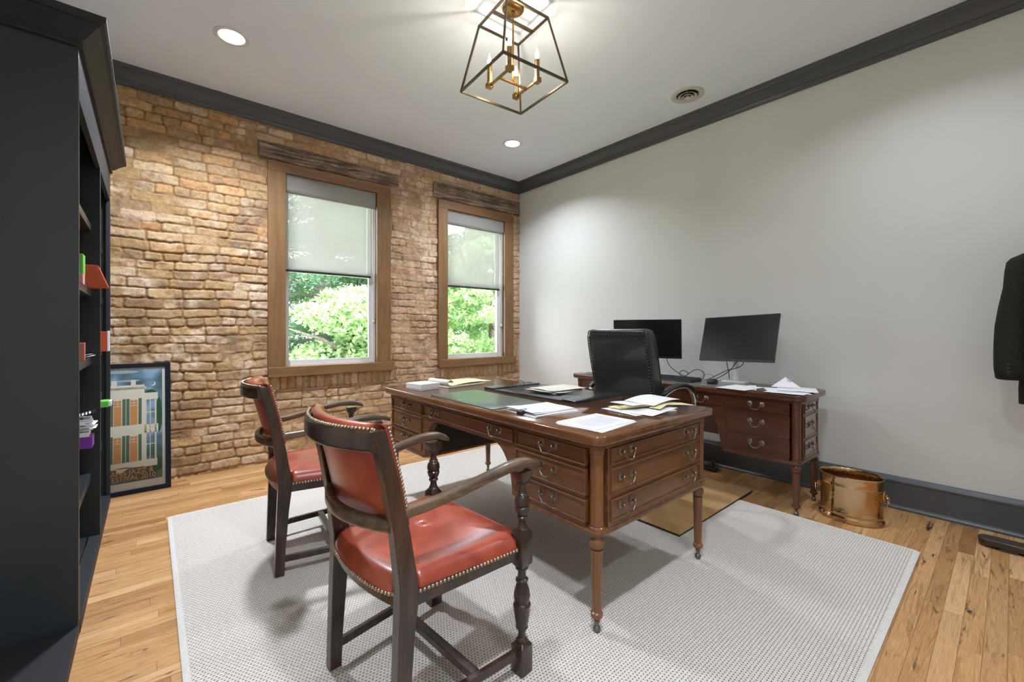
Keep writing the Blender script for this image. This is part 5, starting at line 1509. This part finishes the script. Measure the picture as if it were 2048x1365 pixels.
tpp = thing('clipped_sheet', 'white sheet with a paper clip standing tilted on the spread papers', 'papers', (-0.43, -3.225, CZ + 0.014), math.radians(-70))
s1 = MB().loft([[(-0.085, 0, 0), (0.09, 0, 0), (0.0, 0.035, 0.066)], [(-0.085, -0.001, 0.001), (0.09, -0.001, 0.001), (0.0, 0.034, 0.0665)]])
s1.build('sheet', M['paper'], tpp, smooth=False)
s1 = MB().tube([(0.012, 0.0255, 0.051), (0.035, 0.0185, 0.038), (0.031, 0.0165, 0.034), (0.010, 0.0225, 0.046), (0.014, 0.0245, 0.049), (0.030, 0.0195, 0.040)], 0.0009, 5)
s1.build('paper_clip', M['black_plastic'], tpp)
flat_papers('white_papers', 'white papers at the far end of the dark desk behind the office chair', (-0.50, -1.72, 0), [(0, 0, 0.1, 0.22, 0.25, 0.004), (0.03, 0.02, 0.3, 0.22, 0.24, 0.016)], CZ + 0.0005)

def monitor(label, pos, yaw, pitch, roll, w, h):
    t = thing('monitor', label, 'monitor', pos, 0, 'monitors on wall side desk')
    t.rotation_mode = 'QUATERNION'
    R_ = Matrix.Rotation(yaw, 4, 'Z') @ Matrix.Rotation(pitch, 4, 'Y') @ Matrix.Rotation(-roll, 4, 'X')
    t.rotation_quaternion = R_.to_quaternion()
    # local: screen faces -x, width along y, height along z, origin at screen centre
    c_ = MB(); c_.loft([rrect(w / 2, h / 2, 0.004, 0.0), rrect(w / 2, h / 2, 0.004, 0.010), rrect(w / 2 - 0.004, h / 2 - 0.004, 0.006, 0.016), rrect(w * 0.34, h * 0.32, 0.03, 0.034), rrect(w * 0.22, h * 0.2, 0.03, 0.040)])
    c_.v = [(z, x, y) for x, y, z in c_.v]
    c_.build('housing', M['black_plastic'], t, angle=40)
    s_ = MB().box(-0.0012, -0.0001, -w / 2 + 0.006, w / 2 - 0.006, -h / 2 + 0.018, h / 2 - 0.006); s_.build('screen', M['black_gloss'], t)
    MB().box(-0.0022, -0.0001, -w / 2 + 0.001, w / 2 - 0.001, -h / 2 + 0.001, -h / 2 + 0.016).build('chin', M['black_plastic'], t, bevel=0.0008)
    MB().box(-0.0027, -0.0020, -0.006, 0.006, -h / 2 + 0.0065, -h / 2 + 0.0095).build('badge', M['pull'], t)
    return t
monitor('left black monitor, partly behind the office chair', (-0.330, -2.100, 1.082), 0.40, -0.10, 0.0, 0.585, 0.345)
monitor('right black monitor, tilted back, beside the bare white wall', (-0.315, -2.862, 1.097), -0.213, 0.268, 0.032, 0.600, 0.359)
def mon_stand(label, x, y, ztop, dx, dy):
    t = thing('monitor_stand', label, 'monitor stand', (x, y, CZ), 0, 'white monitor stands')
    MB().loft([rrect(0.07, 0.09, 0.02, 0.0), rrect(0.07, 0.09, 0.02, 0.010), rrect(0.066, 0.086, 0.018, 0.013)]).build('foot', M['white_plastic'], t, angle=40)
    MB().lathe([(0.026, 0.013), (0.024, 0.03), (0.0195, 0.05), (0.0195, ztop - CZ), (0.0001, ztop - CZ)], seg=24).build('pole', M['white_plastic'], t)
    MB().tube([(0, 0, ztop - CZ - 0.03), (dx * 0.6, dy * 0.6, ztop - CZ - 0.02), (dx, dy, ztop - CZ - 0.01)], 0.015, 12).build('arm', M['white_plastic'], t)
mon_stand('white pole monitor stand behind the right monitor', -0.262, -2.835, 1.04, -0.012, -0.01)
mon_stand('white pole monitor stand behind the left monitor', -0.262, -2.150, 1.04, -0.012, 0.02)
def cable(label, pts, r=0.0030, mat=None, kind='cable', sub=8):
    # Catmull-Rom smoothing
    P = [Vector(p) for p in pts]; out = []
    for i in range(len(P) - 1):
        p0, p1, p2, p3 = P[max(0, i - 1)], P[i], P[i + 1], P[min(len(P) - 1, i + 2)]
        for k in range(sub):
            t = k / sub
            out.append(0.5 * ((2 * p1) + (-p0 + p2) * t + (2 * p0 - 5 * p1 + 4 * p2 - p3) * t * t + (-p0 + 3 * p1 - 3 * p2 + p3) * t ** 3))
    out.append(P[-1])
    o = MB().tube(out, r, 7).build('cable', mat or M['black_plastic'], angle=80)
    return tag(o, label, kind, 'black computer cables behind the desk')
cz = CZ + 0.004
cable('black cable dropping from the left monitor and looping behind the keyboard', [(-0.30, -2.27, 0.93), (-0.30, -2.30, 0.86), (-0.30, -2.36, 0.81), (-0.28, -2.43, 0.775), (-0.27, -2.455, 0.80), (-0.29, -2.42, 0.82), (-0.31, -2.40, 0.79), (-0.32, -2.46, CZ + 0.006), (-0.33, -2.52, cz)])
cable('large upright black cable loop between the two monitors', [(-0.33, -2.45, cz), (-0.28, -2.47, 0.80), (-0.27, -2.53, 0.835), (-0.28, -2.59, 0.815), (-0.30, -2.60, 0.775), (-0.33, -2.56, cz), (-0.36, -2.50, cz)])
cable('thin black cable arching down to the mouse', [(-0.33, -2.58, 0.775), (-0.30, -2.63, 0.805), (-0.33, -2.69, 0.80), (-0.40, -2.73, 0.775), (-0.455, -2.75, CZ + 0.012)], 0.0016)
cable('black power cable trailing from the right monitor to the keyboard', [(-0.29, -2.895, 0.95), (-0.30, -2.90, 0.90), (-0.31, -2.86, 0.87), (-0.34, -2.80, 0.85), (-0.37, -2.72, 0.80), (-0.40, -2.66, cz + 0.004)])
cable('black video cable sagging from the right monitor past the mouse', [(-0.285, -2.88, 0.95), (-0.29, -2.84, 0.90), (-0.31, -2.82, 0.86), (-0.36, -2.79, 0.82), (-0.43, -2.76, 0.790), (-0.46, -2.71, CZ + 0.008)])
cable('short loose black cable end hanging below the right monitor', [(-0.29, -2.775, 0.93), (-0.29, -2.785, 0.87), (-0.30, -2.80, 0.82), (-0.31, -2.805, 0.785)], 0.0028)
ps = thing('power_strip', 'black power strip on the floor beneath the dark desk', 'power strip', (-0.19, -2.47, 0.0), math.radians(90))
MB().box(-0.19, 0.19, -0.028, 0.028, 0.0, 0.034).build('body', M['black_plastic'], ps, bevel=0.004)
for k in range(4):
    MB().box(-0.14 + k * 0.085 - 0.02, -0.14 + k * 0.085 + 0.02, -0.02, 0.02, 0.0345, 0.070).build('plug', M['black_plastic'], ps, bevel=0.004)
cable('dark cord hanging under the dark desk to the power strip', [(-0.20, -2.72, 0.33), (-0.19, -2.70, 0.24), (-0.18, -2.64, 0.13), (-0.17, -2.58, 0.06), (-0.155, -2.50, 0.078)], 0.0022)

# ------------------------------------------------------------------ brass bucket
bu = thing('brass_bucket', 'oval hammered brass bucket with lion ring handles by the baseboard', 'bucket', (-0.420, -3.575, 0.0))
AX, AY = 0.122, 0.158
def ell(r): return r
outer = [(0.0001, 0.0), (0.985, 0.0), (1.03, 0.004), (1.035, 0.010), (1.02, 0.015), (1.035, 0.020), (1.015, 0.027), (0.985, 0.034), (0.975, 0.045), (0.985, 0.049), (0.972, 0.053), (0.970, 0.202), (0.982, 0.206), (0.985, 0.210), (0.975, 0.214), (0.985, 0.262), (1.010, 0.266), (1.012, 0.270), (1.0, 0.2735), (0.985, 0.271), (0.965, 0.262), (0.955, 0.214), (0.950, 0.060), (0.0001, 0.055)]
MB().lathe(outer, seg=72, sx=AX, sy=AY).build('body', M['brass'], bu, angle=40)
MB().lathe([(0.945, 0.185), (0.0001, 0.187), (0.0001, 0.181), (0.945, 0.179)], seg=48, sx=AX, sy=AY).build('inner_tray', M['brass'], bu)
for s_ in (-1, 1):
    yo = s_ * AY * 0.985
    h = MB()
    h.sphere((0, yo, 0.175), 0.024, 14, 8, 1.0, 0.55, 1.15)
    for k in range(10):
        a = 2 * PI * k / 10; h.sphere((0.019 * math.cos(a), yo + s_ * 0.002, 0.177 + 0.022 * math.sin(a)), 0.0085, 8, 5, 1, 0.8, 1)
    h.sphere((0, yo + s_ * 0.016, 0.168), 0.010, 8, 6); h.sphere((0.008, yo + s_ * 0.012, 0.182), 0.005, 6, 4); h.sphere((-0.008, yo + s_ * 0.012, 0.182), 0.005, 6, 4)
    ho = h.build('lion_mask', M['brass'], bu, angle=60)
    MB().tube([(0.026 * math.cos(a), yo + s_ * (0.020 + 0.004 * math.sin(a)), 0.146 + 0.026 * math.sin(a)) for a in [2 * PI * j / 24 for j in range(24)]], 0.0035, 8, closed=True).build('ring_handle', M['brass'], ho)

# ------------------------------------------------------------------ coat rack and jacket at the right edge
cr = thing('coat_rack', 'dark wooden valet stand on plank feet beside the baseboard, holding the black jacket', 'coat rack', (-0.290, -4.46, 0.0))
def plank(y0, y1, x0, x1, z0, z1):
    n = 8; hw = (x1 - x0) / 2; cx_ = (x0 + x1) / 2
    poly = [(cx_ + hw * math.cos(a), y1 - hw * 0.9 + hw * 0.9 * math.sin(a)) for a in [PI * j / n for j in range(n + 1)]] + [(cx_ + hw * math.cos(a), y0 + hw * 0.9 + hw * 0.9 * math.sin(a)) for a in [PI + PI * j / n for j in range(n + 1)]]
    return MB().prism(poly, 'z', z0, z1)
plank(-0.36, 0.36, -0.040, 0.048, 0.012, 0.046).build('foot_plank', M['rack_wood'], cr, bevel=0.004)
for yy in (-0.25, 0.25): MB().box(-0.04, 0.045, yy - 0.03, yy + 0.03, 0.0, 0.012).build('foot_pad', M['rack_wood'], cr)
MB().box(-0.018, 0.018, -0.03, 0.03, 0.046, 1.545).build('post', M['rack_wood'], cr, bevel=0.003)
rr = []
for y in [-0.23 + 0.46 * i / 14 for i in range(15)]:
    zz = 1.545 - 0.95 * (abs(y) ** 1.7); rr.append([(-0.022, y, zz - 0.018), (0.022, y, zz - 0.018), (0.022, y, zz + 0.018), (-0.022, y, zz + 0.018)])
MB().loft(rr).build('hanger_bar', M['rack_wood'], cr, bevel=0.004)
jk = thing('suit_jacket', 'black suit jacket hanging on the valet stand at the right edge', 'jacket', (-0.30, -4.478, 0.0))
rings = []
for z, hw, hd, cx_ in ((0.78, 0.235, 0.070, 0), (0.86, 0.236, 0.075, 0), (1.0, 0.228, 0.078, 0), (1.15, 0.215, 0.080, 0), (1.30, 0.215, 0.085, 0), (1.42, 0.222, 0.085, 0), (1.50, 0.232, 0.075, 0), (1.545, 0.205, 0.062, 0), (1.585, 0.145, 0.052, 0), (1.632, 0.07, 0.045, 0), (1.655, 0.060, 0.040, 0)):
    rings.append([(cx_ + hd * math.copysign(abs(math.cos(a)) ** 0.8, math.cos(a)) * (1 + 0.10 * math.sin(5 * a + z * 6)), hw * math.copysign(abs(math.sin(a)) ** 0.85, math.sin(a)), z) for a in [2 * PI * j / 40 for j in range(40)]])
jb = MB().loft(rings).build('torso', M['suit'], jk, angle=80)
for s_ in (-1, 1):
    rings = []
    for z, y, x, rx, ry in ((0.905, 0.258, -0.060, 0.056, 0.050), (0.912, 0.258, -0.060, 0.061, 0.055), (0.96, 0.264, -0.058, 0.064, 0.057), (1.03, 0.266, -0.050, 0.066, 0.058), (1.10, 0.262, -0.038, 0.068, 0.058), (1.18, 0.256, -0.025, 0.070, 0.058), (1.28, 0.250, -0.012, 0.073, 0.056), (1.38, 0.240, -0.004, 0.077, 0.050), (1.46, 0.235, 0.0, 0.078, 0.047), (1.512, 0.231, 0.0, 0.074, 0.044), (1.530, 0.222, 0.0, 0.066, 0.040), (1.548, 0.195, 0.0, 0.055, 0.034), (1.565, 0.165, 0.0, 0.040, 0.026)):
        rings.append([(x + rx * math.cos(a) * (1 + 0.10 * math.sin(3 * a + z * 14)), s_ * y + ry * math.sin(a) * (1 + 0.05 * math.sin(2 * a + z * 20)), z) for a in [2 * PI * j / 24 for j in range(24)]])
    sl = MB().loft(rings).build('sleeve', M['suit'], jk, angle=80)
    for k in range(3):
        MB().sphere((-0.118, s_ * 0.268, 0.945 + 0.019 * k), 0.0075, 10, 6, 0.45, 1, 1).build('cuff_button', M['black_plastic'], sl)

# ------------------------------------------------------------------ outside: lawn, maples, spruce
GZ = -4.2
tag(MB().box(-40, 60, 0.6, 90, GZ - 0.3, GZ).build('lawn', M['lawn'], smooth=False), kind='structure')

def leaf_cloud(name, blobs, n_per, size, mat, parent, seed, droop=0.0, aspect=1.0):
    rs = np.random.RandomState(seed); V = []; 
    for (cx_, cy_, cz_, rx, ry, rz, k) in blobs:
        n = int(n_per * k)
        d = rs.normal(size=(n, 3)); d /= np.linalg.norm(d, axis=1)[:, None]
        rad = 0.55 + 0.5 * rs.rand(n, 1) ** 0.6
        c = d * rad * np.array((rx, ry, rz)) + np.array((cx_, cy_, cz_))
        c += (rs.rand(n, 3) - 0.5) * 0.12
        nrm = rs.normal(size=(n, 3)) * 0.7 + np.array((0, -0.3, 0.8)); nrm /= np.linalg.norm(nrm, axis=1)[:, None]
        u = np.cross(nrm, rs.normal(size=(n, 3))); u /= np.linalg.norm(u, axis=1)[:, None]
        w = np.cross(nrm, u)
        s_ = size * (0.6 + 0.8 * rs.rand(n, 1))
        a = c - u * s_; b_ = c - w * s_ * 0.55 * aspect + nrm * s_ * 0.18; e = c + u * s_; f = c + w * s_ * 0.55 * aspect + nrm * s_ * 0.18
        V.append(np.stack([a, b_, e, f], 1).reshape(-1, 3))
    V = np.concatenate(V); n = len(V) // 4
    me = bpy.data.meshes.new(name)
    me.vertices.add(len(V)); me.vertices.foreach_set('co', V.astype(np.float32).ravel())
    me.loops.add(n * 4); me.loops.foreach_set('vertex_index', np.arange(n * 4, dtype=np.int32))
    me.polygons.add(n); me.polygons.foreach_set('loop_start', (np.arange(n) * 4).astype(np.int32))
    me.update(calc_edges=True); me.materials.append(mat)
    o = bpy.data.objects.new(name, me); COL.objects.link(o); o.parent = parent
    return o

def maple(label, x, y, h, r, seed, n=1.0):
    t = thing('maple_tree', label, 'tree', (x, y, GZ), 0, 'leafy maples outside the windows')
    R_ = random.Random(seed)
    tr_ = MB().tube([(0, 0, 0), (0.05, 0.03, h * 0.3), (-0.05, 0.06, h * 0.6), (0.02, 0, h * 0.85)], [0.16, 0.13, 0.09, 0.03], 10)
    for k in range(12):
        a = R_.random() * 2 * PI; z0 = h * (0.35 + 0.45 * R_.random()); L = r * (0.6 + 0.4 * R_.random())
        tr_.tube([(0, 0, z0), (math.cos(a) * L * 0.5, math.sin(a) * L * 0.5, z0 + L * 0.3), (math.cos(a) * L, math.sin(a) * L, z0 + L * 0.45)], [0.05, 0.03, 0.01], 6)
    tr_.build('trunk', M['bark'], t)
    blobs = []
    for k in range(70):
        a = R_.random() * 2 * PI; rr = r * math.sqrt(R_.random()); z0 = h * (0.38 + 0.62 * R_.random())
        rr *= max(0.25, 1 - max(0, (z0 / h - 0.55)) * 1.5)
        s_ = 0.35 + 0.35 * R_.random()
        blobs.append((math.cos(a) * rr, math.sin(a) * rr, z0, s_ * 1.25, s_ * 1.25, s_ * 0.42, s_ * s_ * 3))
    leaf_cloud('foliage', blobs, 620 * n, 0.062, M['maple'], t, seed)
    return t
maple('bright green maple close outside the window nearer the bookcase', -0.4, 4.6, 6.1, 2.1, 1)
maple('bright green maple filling the window beside the white wall corner', 3.2, 4.6, 8.8, 2.7, 2, 1.35)
maple('tall pale maple further back between the two windows', 1.6, 8.6, 9.6, 3.0, 3, 1.2)
maple('far maple seen low through the window beside the corner', 6.9, 8.6, 9.6, 3.1, 4, 1.2)

maple('far yellow-green maple low behind the spruce trunk', -2.8, 10.4, 9.0, 3.6, 6, 1.2)
sp_ = thing('spruce_tree', 'dark green spruce with a bare grey trunk behind the first maple', 'tree', (-0.9, 7.2, GZ))
tk = MB().tube([(0.55, -0.2, 0), (0.55, -0.2, 3.5), (0.50, -0.15, 7.0), (0.50, -0.15, 11.0)], [0.30, 0.26, 0.21, 0.10], 14)
R_ = random.Random(5)
blobs = []
for k in range(60):
    z0 = 3.2 + k * 0.14; a = k * 2.4; L = 2.7 * (1 - (z0 - 3.2) / 13)
    tip = (0.52 + math.cos(a) * L, -0.2 + math.sin(a) * L, z0 - 0.5)
    tk.tube([(0.52, -0.2, z0), (0.52 + math.cos(a) * L * 0.5, -0.2 + math.sin(a) * L * 0.5, z0 - 0.1), tip], [0.04, 0.025, 0.01], 6)
    for q in range(7):
        f = 0.25 + 0.75 * q / 6
        blobs.append((0.52 + math.cos(a) * L * f, -0.2 + math.sin(a) * L * f, z0 - 0.12 - 0.5 * f * f, 0.40, 0.40, 0.22, 0.9))
tk.build('trunk', M['bark'], sp_)
leaf_cloud('foliage', blobs, 260, 0.055, M['spruce'], sp_, 8, aspect=0.35)
